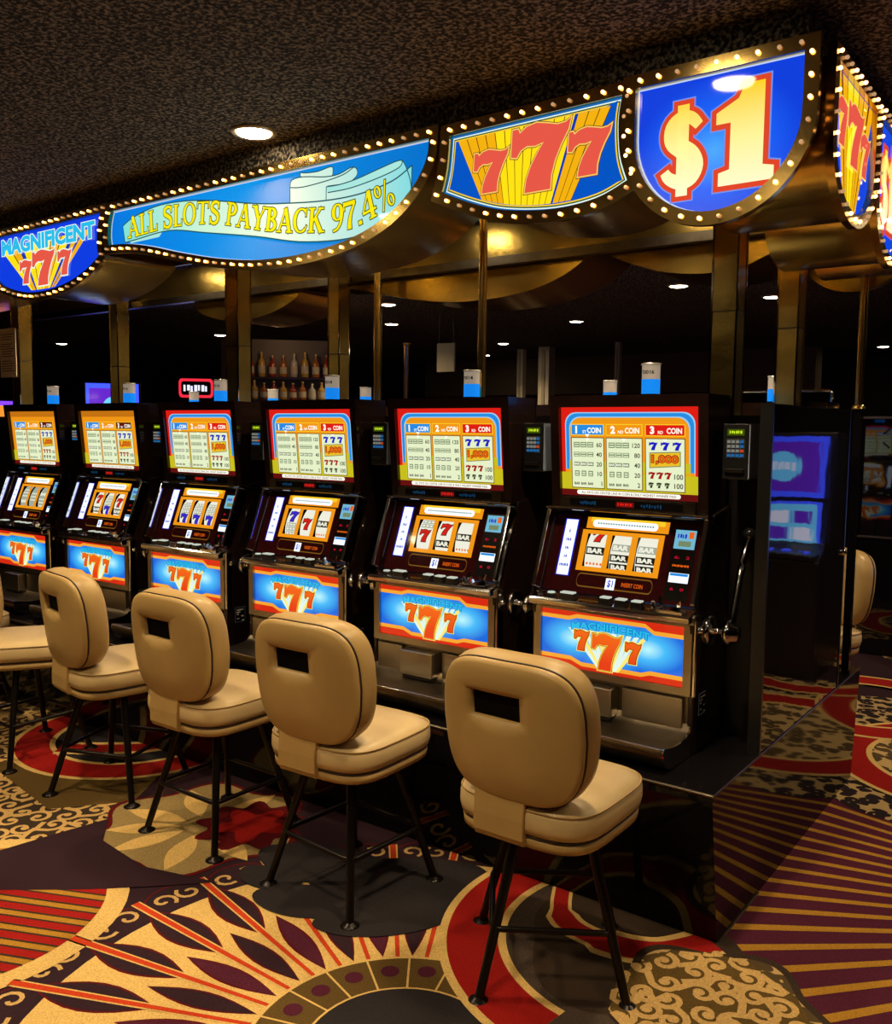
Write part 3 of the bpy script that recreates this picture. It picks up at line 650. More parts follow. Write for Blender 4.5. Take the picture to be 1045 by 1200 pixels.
def build_machine():
    t = thing('slot_machine', '', 'slot machine', (XC6, YB, PED), group='dollar slot machines in the front row')
    # cabinet: two cheeks and back (reel bay left open between the cheeks)
    c = MB(); x0 = 0.293
    cheek = [(-0.002,0.0),(0.275,0.0),(0.275,0.78),(0.128,0.755),(0.118,0.735),(0.008,0.462),(-0.012,0.44),(-0.002,0.20)]
    c.prism_x(cheek, -x0, -x0+0.018); c.prism_x(cheek, x0-0.018, x0)
    c.box(-x0+0.018, x0-0.018, 0.235, 0.275, 0.0, 0.76); c.box(-x0+0.018, x0-0.018, 0.02, 0.235, 0.0, 0.02)
    c.box(-x0+0.018, x0-0.018, 0.128, 0.235, 0.735, 0.755)
    c.build('cabinet', CAB, t, bevel=0.004)
    # ---- top box, leaning slightly towards the player
    k = MB(); prof = [(0.098,0.755),(0.255,0.755),(0.255,1.14),(0.063,1.14)]
    o1 = [(-0.283, y, z) for y, z in prof]; o2 = [(0.283, y, z) for y, z in prof]
    def tilt(z): return 0.098 + (0.063-0.098)*(z-0.755)/0.385
    iz0, iz1, ix = 0.797, 1.100, 0.2500; dp = 0.022
    def P(x, z, d=0): return (x, tilt(z)+d, z)
    k.add(o1, [(0,1,2,3)]); k.add(o2, [(3,2,1,0)])
    k.quad(o1[1], o2[1], o2[2], o1[2]); k.quad(o1[2], o2[2], o2[3], o1[3]); k.quad(o1[0], o2[0], o2[1], o1[1])
    X, Z0, Z1 = 0.283, 0.755, 1.14
    for a_, b_, c_, d_ in (((-X,Z0),(X,Z0),(ix,iz0),(-ix,iz0)), ((X,Z0),(X,Z1),(ix,iz1),(ix,iz0)), ((X,Z1),(-X,Z1),(-ix,iz1),(ix,iz1)), ((-X,Z1),(-X,Z0),(-ix,iz0),(-ix,iz1))):
        k.quad(P(*a_), P(*b_), P(*c_), P(*d_)); k.quad(P(*d_), P(*c_), P(*c_, dp), P(*d_, dp))
    tb = k.build('top_box', CAB, t)
    ft = Vector((0, -(Z1-Z0), (0.063-0.098))).normalized()
    cz = (iz0+iz1)/2; th = math.atan2(0.063-0.098, Z1-Z0)
    fn = lambda u, v, l: (u, tilt(cz+v)+0.018-l, cz+v)
    top_glass_art().build('top_glass', tb, fn)
    MB().box(-0.245, 0.245, 0.083, 0.094, 0.757, 0.793).build('display_trim', STEEL_D, tb)
    d = Art(); d.rect(-0.205, 0.205, -0.012, 0.012, E_BLK, 0); d.rect(-0.03, 0.035, -0.009, 0.009, E_MAR, 1)
    for q in range(16):
        xx = -0.165+q*0.0078 if q < 8 else 0.06+(q-8)*0.0095
        d.rect(xx, xx+0.005, -0.004-0.003*(q % 2), 0.003+0.003*((q//2) % 2), emit('ink_dim_blue', S(30, 80, 120), .5), 1)
    d.dashes(-0.024, 0.029, -0.004, 0.005, 6, E_RED, 2)
    d.build('message_display', tb, lambda u, v, l: (u, 0.0825-l, 0.775+v))
    # ---- reel door
    fr = MB(); ex = 0.286
    def bar(x, w_, d0=-0.014, d1=0.004):
        nonlocal fr
        q = [reel_map(x-w_/2, 0.0, -d0), reel_map(x+w_/2, 0.0, -d0), reel_map(x+w_/2, 1.0, -d0), reel_map(x-w_/2, 1.0, -d0)]
        r_ = [reel_map(x-w_/2, 0.0, -d1), reel_map(x+w_/2, 0.0, -d1), reel_map(x+w_/2, 1.0, -d1), reel_map(x-w_/2, 1.0, -d1)]
        fr.add(q+r_, [(3,2,1,0),(0,1,5,4),(1,2,6,5),(2,3,7,6),(3,0,4,7)])
    bar(-ex, 0.014, -0.045); rd = fr.build('reel_door_frame', CHROME, t, bevel=0.002)
    fr = MB(); bar(ex, 0.014, -0.045); fr.build('right_rail', CHROME, rd, bevel=0.002)
    MB().prism_x([(0.070,0.748),(0.122,0.735),(0.122,0.752),(0.075,0.757)], -0.293, 0.293).build('top_rail', CHROME, rd, bevel=0.003)
    reel_glass_art().build('reel_glass', rd, lambda u, v, l: reel_map(u, v, l))
    for w_ in WIN:
        u = (w_[0]+w_[1])/2; v = (w_[2]+w_[3])/2; q = reel_map(u, v, -0.006)
        o = link('reel', reel_mesh('reel', REELS[6][WIN.index(w_)]), rd, q); o.rotation_euler.x = math.atan2(-(RT[0]-RB[0]), RT[1]-RB[1])
    # ---- button deck
    dk = MB(); dk.prism_x([(-0.014,0.420),(0.02,0.420),(0.024,0.466),(0.0,0.452),(-0.014,0.444)], -0.293, 0.293)
    dk = dk.build('button_deck', STEEL, t, bevel=0.003)
    led = MB().prism_x([(-0.075,0.418),(-0.018,0.418),(-0.010,0.456),(-0.070,0.442),(-0.077,0.435)], -0.288, 0.288)
    led.build('deck_ledge', CHROME, dk, bevel=0.003)
    BK = mat('button_black', (0.01,0.01,0.01,1), 0.2); BW = emit('button_cap', S(220, 228, 210), .75)
    for x, w_ in ((-0.150, .056), (-0.010, .040), (0.046, .040), (0.102, .040)):
        b = MB().box(x-w_/2, x+w_/2, -0.062, -0.030, 0.440, 0.463).build('button', BK, dk, bevel=0.002)
        MB().box(x-w_/2+.004, x+w_/2-.004, -0.060, -0.033, 0.463, 0.468).build('button_cap', BW, b, bevel=0.001)
    b = MB().lathe([(0.019,0.0),(0.019,0.014),(0.015,0.018)], (-0.215, -0.046, 0.440), 18).build('round_button', BK, dk); MB().lathe([(0.014,0.0),(0.012,0.004)], (-0.215, -0.046, 0.458), 16).build('button_cap', BW, b)
    h = MB(); h.box(0.150, 0.262, -0.068, -0.022, 0.440, 0.452); h.build('coin_plate', CHROME, dk, bevel=0.002)
    cu = [(0.175, -0.03, 0.492)] + [(0.208-0.033*math.cos(a*PI/8), -0.03, 0.492-0.036*math.sin(a*PI/8)) for a in range(1, 8)] + [(0.241, -0.03, 0.492)]
    h = MB()
    for q in range(len(cu)-1): h.add([cu[q], cu[q+1], (cu[q+1][0], -0.055, cu[q+1][2]-0.006), (cu[q][0], -0.055, cu[q][2]-0.006)], [(0,1,2,3)], smooth=True)
    h.add(cu + [(0.241,-0.03,0.450),(0.175,-0.03,0.450)], [tuple(range(len(cu)))+(len(cu), len(cu)+1)]); h.build('coin_head', CHROME, dk)
    MB().lathe([(0.007,0),(0.007,0.022),(0.004,0.025)], (0.158, -0.05, 0.45), 12).build('coin_return_knob', CHROME, dk)
    for c in dk.children: c.location = (0, 0.030, 0.010)
    # ---- belly door
    bd = MB(); X, ix, z0, z1, i0, i1 = 0.285, 0.2587, 0.192, 0.418, 0.2157, 0.4206
    i1 = 0.411
    for a_, b_, c_, d_ in (((-X,z0),(X,z0),(ix,i0),(-ix,i0)), ((X,z0),(X,z1),(ix,i1),(ix,i0)), ((X,z1),(-X,z1),(-ix,i1),(ix,i1)), ((-X,z1),(-X,z0),(-ix,i0),(-ix,i1))):
        f = [(q[0], -0.010, q[1]) for q in (a_, b_, c_, d_)]; bd.add(f, [(0,1,2,3)])
        bd.quad(f[3], f[2], (c_[0], 0.004, c_[1]), (d_[0], 0.004, d_[1])); bd.quad(f[1], f[0], (a_[0], 0.02, a_[1]), (b_[0], 0.02, b_[1]))
    bd = bd.build('belly_door_frame', STEEL, t)
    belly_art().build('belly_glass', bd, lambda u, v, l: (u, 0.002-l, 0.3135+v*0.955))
    MB().box(0.287, 0.300, -0.008, 0.03, 0.19, 0.45).build('side_strip', CHROME, t, bevel=0.004)
    MB().lathe([(0.011,0),(0.011,0.008),(0.006,0.012)], (0.298, 0.02, 0.40), 14, axis='X').build('door_lock', CHROME, t)
    # ---- lower panel, chute plates and coin tray
    lp = MB().box(-0.275, 0.275, 0.005, 0.02, 0.02, 0.195).build('lower_panel', STEEL_D, t)
    MB().box(-0.12, 0.035, -0.052, 0.006, 0.085, 0.178).build('coin_chute', STEEL, lp, bevel=0.004)
    MB().box(-0.105, 0.030, -0.050, 0.004, 0.074, 0.084).build('chute_slot', BLACK_S, lp)
    MB().box(0.055, 0.262, -0.012, 0.006, 0.085, 0.182).build('steel_plate', STEEL, lp, bevel=0.002); MB().box(-0.262, -0.14, -0.012, 0.006, 0.085, 0.182).build('steel_plate', STEEL, lp, bevel=0.002)
    tr = MB(); pr = spline([(0.004,0.10),(-0.03,0.074),(-0.09,0.066),(-0.15,0.070),(-0.205,0.080),(-0.217,0.074),(-0.212,0.045),(-0.185,0.014),(-0.14,0.004)], 4)
    inner = [(y+0.004, z-0.006) for y, z in pr]
    n = len(pr); tr.add([(-0.285,y,z) for y,z in pr]+[(0.285,y,z) for y,z in pr], [(i,i+1,n+i+1,n+i) for i in range(n-1)], smooth=True)
    tr = tr.build('coin_tray', STEEL_D, t)
    MB().tube([(-0.285,-0.2165,0.078),(0.285,-0.2165,0.078)], 0.003, 8).build('tray_lip', CHROME, tr)
    for sx in (-1, 1):
        e = MB(); q = [(y, z) for y, z in pr] + [(0.004, 0.004)]; x = sx*0.287
        e.prism_x(q, x-0.003, x+0.003); e.build('tray_side', CHROME, tr)
    lb = Art(); lb.rect(-0.03, 0.03, -0.035, 0.035, emit('sticker_white', (.5,.5,.5,1), 0.05), 0); lb.rect(-0.028, 0.028, -0.033, 0.033, E_BLK, 1)
    wht = mat('sticker_print', (.75,.75,.72,1), .6)
    for j, (a_, b_) in enumerate(((-.02,.02),(-.024,.0),(-.02,-.008),(.006,.02),(-.02,-.006),(.008,.022))): lb.rect(a_, b_, .02-j*.010, .025-j*.010, wht, 2)
    lb.build('serial_sticker', t, lambda u, v, l: (0.2935+l, 0.075+u, 0.155+v))
    # ---- pull handle on the right cheek
    hd = MB(); hd.lathe([(0.048,0.0),(0.048,0.010),(0.036,0.014),(0.012,0.016),(0.012,0.050),(0.034,0.052),(0.042,0.058),(0.042,0.072),(0.032,0.076),(0.028,0.096),(0.012,0.100)], (0.293, 0.115, 0.385), 28, axis='X')
    hd = hd.build('handle_hub', CHROME, t)
    MB().tube(spline([(0.366,0.112,0.395),(0.368,0.125,0.45),(0.369,0.165,0.56),(0.370,0.200,0.63),(0.371,0.232,0.668)], 5), [0.011]*11+[0.0125]*10, 12).build('lever', CHROME, hd)
    kb = [(0.002,-0.024)] + [(0.024*math.cos(a), 0.024*math.sin(a)) for a in [math.radians(-75+15*i) for i in range(11)]] + [(0.002, 0.024)]
    MB().lathe(kb, (0.371, 0.243, 0.690), 20).build('knob', mat('knob_black', (.01,.01,.01,1), .06, coat=.5), hd)
    # ---- tower light on the lid
    tl = MB().lathe([(0.030,0.0),(0.030,0.004),(0.033,0.006)], (0.033, 0.193, 1.14), 24).build('tower_light', PLASTIC, t)
    CLR = emit('frosted_lamp', S(186, 170, 150), 0.50, 0.5); BLU = emit('blue_lamp', S(20, 130, 235), 0.95, 0.4)
    MB().lathe([(0.031,1.145),(0.031,1.195)], (0.033, 0.193, 0), 24).build('blue_lens', BLU, tl)
    MB().lathe([(0.0305,1.195),(0.0305,1.243)], (0.033, 0.193, 0), 24).build('clear_lens', CLR, tl)
    MB().lathe([(0.034,1.243),(0.034,1.247),(0.030,1.249)], (0.033, 0.193, 0), 24).build('lamp_cap', mat('lamp_cap', (.6,.6,.58,1), .2, .5), tl)
    return t
NUM = {6: '70016', 5: '70014', 4: '70013', 3: '70012', 2: '70011', 1: '70010'}
def number_mesh(num):
    A = Art(); A.text(num, 0, 1.212, 0.013, E_BLK, 1, bold=0.02, anchor='C', w=0.046)
    mb = MB(); r0 = 0.0312
    for pts, fs, m, l in A.p: mb.add([(0.033+r0*math.sin(u/r0), 0.193-r0*math.cos(u/r0), v) for u, v in pts], fs, m)
    o = mb.build('lamp_number', A.inks); me = o.data; bpy.data.objects.remove(o); return me

LABM = {6: 'nearest slot machine, at the right end of the row beside the glossy end panel', 5: 'slot machine second from the right end, behind the gap between the two nearest stools',
        4: 'slot machine with a blue seven, a red seven and a bar on its reels', 3: 'slot machine fourth from the right end, with blue sevens along the bottom of its reels',
        2: 'slot machine second from the left edge, with a whiter pay table and no red border', 1: 'slot machine cut off by the left edge of the picture'}
proto = build_machine()
aged_o = top_glass_art(True).build('top_glass', None, lambda u, v, l: (u, (0.098-0.035*((0.9485+v)-0.755)/0.385)+0.018-l, 0.9485+v)); aged_me = aged_o.data; bpy.data.objects.remove(aged_o)
def walk(o):
    yield o
    for c in o.children: yield from walk(c)
for i in (6, 5, 4, 3, 2, 1):
    o = proto if i == 6 else copy_tree(proto)
    o.location.x = XC6 - (6-i)*SPC; o['label'] = LABM[i]
    rs = [c for c in walk(o) if c.name.split('.')[0] == 'reel']
    rs.sort(key=lambda c: c.location.x)
    if i != 6:
        for c, sy in zip(rs, REELS[i]): c.data = reel_mesh('reel', sy, R_GR if i == 1 else None)
    if i <= 2:
        for c in walk(o):
            if c.name.split('.')[0] == 'top_glass': c.data = aged_me
    tl = [c for c in walk(o) if c.name.split('.')[0] == 'tower_light'][0]
    if i >= 4: link('lamp_number', number_mesh(NUM[i]), tl)
for k in range(6):
    o = copy_tree(proto); o.rotation_euler.z = PI; o.location = (-1.21-k*SPC, 6.68-YB, PED)
    for c in list(walk(o)):
        if c.name.split('.')[0] == 'lamp_number': bpy.data.objects.remove(c)
        elif c.name.split('.')[0] == 'tower_light': c.location.x = -0.10
    o['group'] = 'slot machines in the rear row'; o['label'] = 'rear-row slot machine, only its tower light showing, ' + ('right of the wide brass pillar', 'left of the nearest machine number lamp', 'right of the lone thin brass pole', 'beside the round brass pole', 'between the third and fourth front machines', 'near the two left pillars')[k]

# ---- player card readers between the machines
def build_reader():
    t = thing('card_reader', '', 'card reader', (0, 2.935, 1.352), group='player card readers between the machines')
    MB().box(-0.041, 0.041, -0.095, 0.052, 0.0, 0.175).build('housing', PLASTIC, t, bevel=0.003)
    MB().box(0.0412, 0.044, -0.092, 0.052, 0.003, 0.172).build('side_plate', GREYP, t)
    A = Art(); A.rect(-0.027, 0.027, -0.010, 0.010, emit('lcd_green', S(70, 90, 10), .8), 0)
    A.dashes(-0.020, 0.021, -0.004, 0.005, 6, emit('lcd_text', S(205, 235, 40), 1.0), 1)
    A.build('display', t, lambda u, v, l: (u, -0.0955-l, 0.148+v))
    A = Art(); A.poly(rrect(-0.029, 0.029, -0.031, 0.031, .003), mat('keypad_grey', (.05,.055,.065,1), .5), 0); A.build('keypad', t, lambda u, v, l: (u, -0.0955-l, 0.097+v))
    mb = MB(); kw = emit('key_white', S(190, 190, 180), .35); kb = emit('key_blue', S(40, 120, 190), .6); kr = emit('key_red', S(210, 80, 40), .7)
    for r_ in range(4):
        for c_ in range(4):
            x = -0.0205+c_*0.0137; z = 0.1185-r_*0.0143
            mb.box(x-.0045, x+.0045, -0.100, -0.096, z-.0045, z+.0045, 1 if (r_ == 3 or c_ == 3) and (r_, c_) != (2, 3) else (2 if (r_, c_) == (2, 3) else 0))
    mb.build('keys', [kw, kb, kr], t)
    MB().box(-0.030, 0.030, -0.104, -0.095, 0.022, 0.034).build('card_slot', BLACK_S, t, bevel=.002)
    return t
rp = build_reader(); rl = ['card reader with keypad and green display beside the end panel', 'card reader between the two nearest machines', 'card reader between the second and third machines from the right',
      'card reader between the third and fourth machines from the right', 'card reader between the fourth and fifth machines from the right', 'card reader between the two leftmost machines']
for k in range(6):
    o = rp if k == 0 else copy_tree(rp); o.location.x = -0.975-k*SPC; o['label'] = rl[k]

# ------------------------------------------------------------------ stools
def superring(w, d, z, e=4.0, n=48, cy=0.0):
    out = []
    for i in range(n):
        a = 2*PI*i/n; c, s_ = math.cos(a), math.sin(a)
        out.append((w*math.copysign(abs(c)**(2/e), c), cy + d*math.copysign(abs(s_)**(2/e), s_), z))
    return out
def back_outline(g=0.0, n=64):
    """rounded backrest outline, (x, z) from its centre, grown by g"""
    pts = []
    for i in range(n):
        a = 2*PI*i/n; c, s_ = math.cos(a), math.sin(a); e = 4.0
        x = (0.214+g)*math.copysign(abs(c)**(2/e), c); z = (0.188+g)*math.copysign(abs(s_)**(2/e), s_)
        x *= (0.99 + 0.05*(z/0.188)) if z < 0 else (0.99 - 0.06*(z/0.188)**2)
        if z < 0: x *= 1-0.09*(z/0.188)**2
        pts.append((x, z))
    return pts
def build_stool():
    t = thing('slot_stool', '', 'stool', (0, 0, 0), group='tan vinyl stools in front of the machines')
    # seat
    m = MB(); m.loft([superring(0.188,0.196,0.463), superring(0.210,0.218,0.470), superring(0.214,0.222,0.490), superring(0.213,0.221,0.520), superring(0.205,0.213,0.537), superring(0.178,0.186,0.549), superring(0.13,0.14,0.556), superring(0.06,0.07,0.558)])
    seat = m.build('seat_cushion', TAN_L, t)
    MB().tube(superring(0.210,0.218,0.533), 0.0028, 6, closed=True).build('seam', TAN, seat)
    m = MB(); m.loft([superring(0.186,0.194,0.428), superring(0.204,0.212,0.432), superring(0.206,0.214,0.455), superring(0.192,0.200,0.463)]); m.build('seat_pan', TAN, t)
    MB().tube(superring(0.205,0.213,0.4635), 0.003, 6, closed=True).build('welt', PIPING, seat)
    # backrest: panel with a hand slot, built in its own tilted frame
    tilt = math.radians(6); cz, cy = 0.732, -0.247
    def B(x, y, z):     # local back frame -> stool; y<0 is the outer (rear) side; slight wrap round the sitter
        y2 = y + 0.55*x*x
        return (x, cy + y2*math.cos(tilt) - z*math.sin(tilt), cz + y2*math.sin(tilt) + z*math.cos(tilt))
    hc = (-0.030, 0.066); hw, hh = 0.077, 0.036
    out0 = back_outline(); n = len(out0)
    def ray_rect(a):
        c, s_ = math.cos(a), math.sin(a); k = min(hw/abs(c) if abs(c) > 1e-9 else 9, hh/abs(s_) if abs(s_) > 1e-9 else 9); return (hc[0]+k*c, hc[1]+k*s_)
    def ring(g, y): return [B(x, y, z) for x, z in back_outline(g)]
    hole = [ray_rect(math.atan2(z-hc[1], x-hc[0])) for x, z in out0]
    # snap nearest hole points onto the corners
    for cx, czz in ((hw,hh),(hw,-hh),(-hw,hh),(-hw,-hh)):
        j = min(range(n), key=lambda q: (hole[q][0]-hc[0]-cx)**2+(hole[q][1]-hc[1]-czz)**2); hole[j] = (hc[0]+cx, hc[1]+czz)
    inset = back_outline(-0.012)
    mid = [((h[0]*0.8+q[0]*0.2), (h[1]*0.8+q[1]*0.2)) for h, q in zip(hole, inset)]; mid2 = [((h[0]*0.4+q[0]*0.6), (h[1]*0.4+q[1]*0.6)) for h, q in zip(hole, inset)]
    m = MB()
    m.loft([[B(x, 0.020, z) for x, z in hole], [B(x, -0.003, z) for x, z in hole], [B(x, -0.010, z) for x, z in mid], [B(x, -0.010, z) for x, z in mid2], [B(x, -0.004, z) for x, z in inset], ring(-0.003, 0.002), ring(0.0, 0.010), ring(-0.003, 0.016)], cap0=False, cap1=False)
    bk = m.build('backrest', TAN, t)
    m = MB(); m.loft([ring(-0.004,0.016), ring(0.003,0.028), ring(0.006,0.055), ring(0.002,0.085), ring(-0.014,0.106), ring(-0.05,0.122), ring(-0.11,0.128)], cap0=True, cap1=True); m.build('back_cushion', TAN, bk)
    MB().tube([B(x, 0.0165, z) for x, z in back_outline(-0.001)], 0.0035, 6, closed=True).build('piping', PIPING, bk)
    MB().add([B(hc[0]+sx*hw*1.02, 0.0145, hc[1]+sz*hh*1.02) for sx, sz in ((-1,-1),(1,-1),(1,1),(-1,1))], [(0,1,2,3)]).build('hand_slot', mat('slot_black', (.003,.002,.002,1), .8, spec=.1), bk)
    # bracket between seat and back, covered in the same vinyl
    m = MB(); w = 0.077; pr = [(-0.212,0.600),(-0.224,0.585),(-0.232,0.50),(-0.232,0.452),(-0.222,0.434),(-0.195,0.432),(-0.195,0.455),(-0.205,0.47),(-0.205,0.60)]
    m.prism_x(pr, -w-0.03, w-0.03); m.build('back_bracket', TAN, t, bevel=0.006)
    # base
    MB().lathe([(0.10,0.412),(0.10,0.420),(0.05,0.424),(0.05,0.430)], n=24).build('swivel_plate', IRON, t)
    for sx in (-1, 1):
        for sy in (-1, 1):
            lg = MB().tube([(sx*0.098, sy*0.098, 0.418), (sx*0.193, sy*0.193, 0.006)], [0.0145, 0.0125], 12).build('leg', IRON, t)
            MB().lathe([(0.032,0.0),(0.032,0.004),(0.022,0.010),(0.012,0.016)], (sx*0.194, sy*0.194, 0.0), 16).build('foot_glide', IRON, lg)
    h = 0.185; q = 0.098+0.095*(0.418-h)/0.412+0.010; pts = []
    for cx, cy_, a0 in ((q-.03,q-.03,0),(-q+.03,q-.03,90),(-q+.03,-q+.03,180),(q-.03,-q+.03,270)):
        pts += [(cx+0.03*math.cos(math.radians(a0+15*i)), cy_+0.03*math.sin(math.radians(a0+15*i)), h) for i in range(7)]
    MB().tube(pts, 0.0085, 10, closed=True).build('foot_rail', IRON, t)
    return t
st = build_stool()
STOOLS = [(-1.215, 2.150, 0, 33, 'nearest tan stool, in front of the right-hand end machine'), (-1.965, 2.150, 2, -4, 'second nearest tan stool, right of centre of the row of stools'),
          (-2.640, 2.165, 0, 0, 'third tan stool from the right, with its back toward the camera'), (-3.310, 2.180, -10, 20, 'tan stool turned side-on, second from the left edge'),
          (-3.985, 2.150, -35, 0, 'tan stool at the left edge with only its seat and a leg showing'), (-4.72, 2.18, 0, 10, 'farthest tan stool, a strip of its seat showing at the left edge'),
          (-1.215, 4.66, 150, 10, 'tan stool behind the glossy end panel on the far side of the bank')]
BASE = ('swivel_plate', 'leg', 'foot_rail')
for k, (x, y, rz, legrz, lab) in enumerate(STOOLS):
    o = st if k == 0 else copy_tree(st)
    STOOLS[k] = (o, x, y, rz, legrz, lab)
for o, x, y, rz, legrz, lab in STOOLS:
    o.location = (x, y, 0); o.rotation_euler.z = math.radians(rz); o['label'] = lab
    for c in o.children:
        if c.name.split('.')[0] in BASE: c.rotation_euler.z = math.radians(legrz-rz)

# ------------------------------------------------------------------ overhead sign
YS = 2.50; ZT = 2.478
BULB_ON = emit('bulb_lit', (1.0, 0.48, 0.16, 1), 7.0); BULB_OFF = emit('bulb_dim', (1.0, 0.6, 0.3, 1), 0.45, 0.6); SOCK = mat('bulb_socket', (0.35, 0.22, 0.08, 1), 0.3, 0.8)
def bulb_data(m, nm):
    r = 0.0058; o = MB().lathe([(0.0045,0.0),(0.0040,-0.0015)] + [(r*math.cos(a), -0.0055+r*math.sin(a)) for a in [math.radians(50-28*i) for i in range(5)]] + [(0.001,-0.0113)], n=10, axis='Y').build(nm, m); d = o.data; bpy.data.objects.remove(o); return d
BON, BOFF = bulb_data(BULB_ON, 'bulb'), bulb_data(BULB_OFF, 'bulb')
def resample(p, step):
    P = [Vector(q) for q in p]+[Vector(p[0])]; L = [(P[i+1]-P[i]).length for i in range(len(p))]; tot = sum(L); n = max(3, round(tot/step)); out = []
    for k in range(n):
        d = tot*k/n; i = 0
        while d > L[i] and i < len(L)-1: d -= L[i]; i += 1
        out.append(tuple(P[i].lerp(P[i+1], d/max(L[i],1e-9))))
    return out
def sign_panel(label, outline, art, depth, fr=0.038, dy=0.0, bulbs=0.055, loc=(0,YS,0), rotz=0, group=None, flip=False, phase=0, name='sign_panel', facename='lit_face', skip=None):
    """outline (x,z); body faces local -y at y=0"""
    t = thing(name, label, 'sign', loc, rotz, group)
    if area2(outline) < 0: outline = outline[::-1]
    O = offset(outline, fr); n = len(O); m = MB()
    y0 = -0.014+dy
    a = [(x, y0, z) for x, z in outline]; b = [(x, y0, z) for x, z in O]; c = [(x, 0.006, z) for x, z in outline]; O2 = offset(outline, fr*0.35); d0 = [(x, y0+0.003, z) for x, z in O2]; d = [(x, depth, z) for x, z in O2]
    m.add(a+b, [(i, (i+1) % n, n+(i+1) % n, n+i) for i in range(n)])
    m.add(a+c, [(i, n+i, n+(i+1) % n, (i+1) % n) for i in range(n)])
    m.build('frame', BRASS, t)
    e_ = [(x, y0+0.022, z) for x, z in O]
    m = MB(); m.add(b+e_, [(i, (i+1) % n, n+(i+1) % n, n+i) for i in range(n)], 0, True); m.build('frame_rim', BRASS, t)
    m = MB(); m.add(d0+d, [(i, (i+1) % n, n+(i+1) % n, n+i) for i in range(n)], 0, True); m.add(d, [tuple(range(n-1, -1, -1))]); m.build('drum_shell', BRASS_D, t)
    if art: art.build(facename, t, lambda u, v, l: (u, 0.003-l, v))
    if bulbs:
        bp = resample(offset(outline, fr*0.5), bulbs)
        for k, (x, z) in enumerate(bp):
            if skip and skip(x, z): continue
            o = link('bulb', BON if (k*7+phase) % 5 in (0, 2, 4) else BOFF, t, (x, y0, z))
    return t
# ---- $1 panel
d1 = [(-1.178,2.474),(-0.712,2.474)] + [(-0.712,2.36)] + arc(-0.945, 2.335, 0.233, 0.231, 0, -180, 28)[1:] + [(-1.178,2.36)]
d1 = d1[::-1]
d1 = d1[::-1] if area2(d1) < 0 else d1
A_ = Art(); SB = emit_ramp('dollar_blue', [(0, S(70, 170, 255)), (0.5, S(20, 100, 250)), (1, S(4, 62, 222))], 'X', 0, 1, 1.0, radial=[((-0.95,0,2.27), (0.24,1,0.20))])  # lighter centre paints the backlight hotspot into the emission colour
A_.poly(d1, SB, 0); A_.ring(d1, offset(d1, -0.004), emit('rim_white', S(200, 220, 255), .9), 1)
D_FILL = emit_ramp('dollar_fill', [(0, S(255, 246, 200)), (0.5, S(255, 240, 150)), (1, S(255, 205, 20))], 'Z', 2.16, 2.43, 1.05); D_RIM = emit('dollar_rim', S(222, 70, 40), 1.0); D_HALO = emit('dollar_halo', S(120, 150, 240), .9)
ONE = [(-0.935,2.170),(-0.785,2.170),(-0.785,2.205),(-0.815,2.212),(-0.815,2.43),(-0.868,2.43),(-0.885,2.395),(-0.945,2.365),(-0.945,2.335),(-0.905,2.335),(-0.905,2.212),(-0.935,2.205)]
for g, m_, l_ in ((0.018, D_HALO, 2), (0.014, D_RIM, 3), (0.0, D_FILL, 6)): A_.poly(offset(ONE, g), m_, l_)
ONE = [(-0.9885+(x+0.945)*0.60, z) for x, z in ONE]
SS = spline([(-0.958,2.345),(-0.985,2.368),(-1.020,2.372),(-1.050,2.352),(-1.050,2.315),(-1.018,2.290),(-0.985,2.268),(-0.970,2.238),(-0.985,2.208),(-1.020,2.198),(-1.060,2.212),(-1.078,2.232)], 4)
SS = [(-1.092+(x+1.078)*0.82, z) for x, z in SS]
SW = [0.026+0.026*math.sin(PI*i/(len(SS)-1)) for i in range(len(SS))]
for g, m_, l_ in ((0.017, D_HALO, 2), (0.013, D_RIM, 3), (0.0, D_FILL, 5)):
    A_.stroke(SS, SW, m_, l_, e=g); A_.stroke([(-1.040,2.16),(-1.040,2.408)], 0.034, m_, l_, e=g)
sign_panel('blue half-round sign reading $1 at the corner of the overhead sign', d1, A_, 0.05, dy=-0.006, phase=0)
# ---- 777 panel
s7 = [(-1.842,2.462),(-1.222,2.468)] + spline([(-1.222,2.468),(-1.232,2.40),(-1.225,2.30),(-1.200,2.225)], 4)[1:] + spline([(-1.200,2.225),(-1.30,2.188),(-1.446,2.176),(-1.62,2.196),(-1.75,2.235),(-1.872,2.286)], 5)[1:] + spline([(-1.872,2.286),(-1.852,2.36),(-1.842,2.462)], 4)[1:-1]
def rays(A, apex, top, base, cols, l, clip=lambda p: p):
    """fan of printed bands from (apex0..apex1 at base z) to (top0..top1 at top z)"""
    tot = sum(w for w, _ in cols); s0 = 0
    for w, m_ in cols:
        a, b = s0/tot, (s0+w)/tot; s0 += w
        A.poly([clip((apex[0]+(apex[1]-apex[0])*a, base)), clip((apex[0]+(apex[1]-apex[0])*b, base)), clip((top[0][0]+(top[1][0]-top[0][0])*b, top[0][1]+(top[1][1]-top[0][1])*b)), clip((top[0][0]+(top[1][0]-top[0][0])*a, top[0][1]+(top[1][1]-top[0][1])*a))], m_, l)
E_S7 = emit('seven_coral', S(232, 88, 70), 1.0); E_S7R = emit('seven_rim', S(246, 205, 100), 1.0); E_GLD = emit('ray_gold', S(245, 178, 16), 1.0); E_SUN = emit('ray_sun', S(255, 222, 20), 1.05); E_LINE = emit('ray_line', S(90, 60, 5), .6); E_RB = emit('ray_blue', S(10, 60, 190), .9)
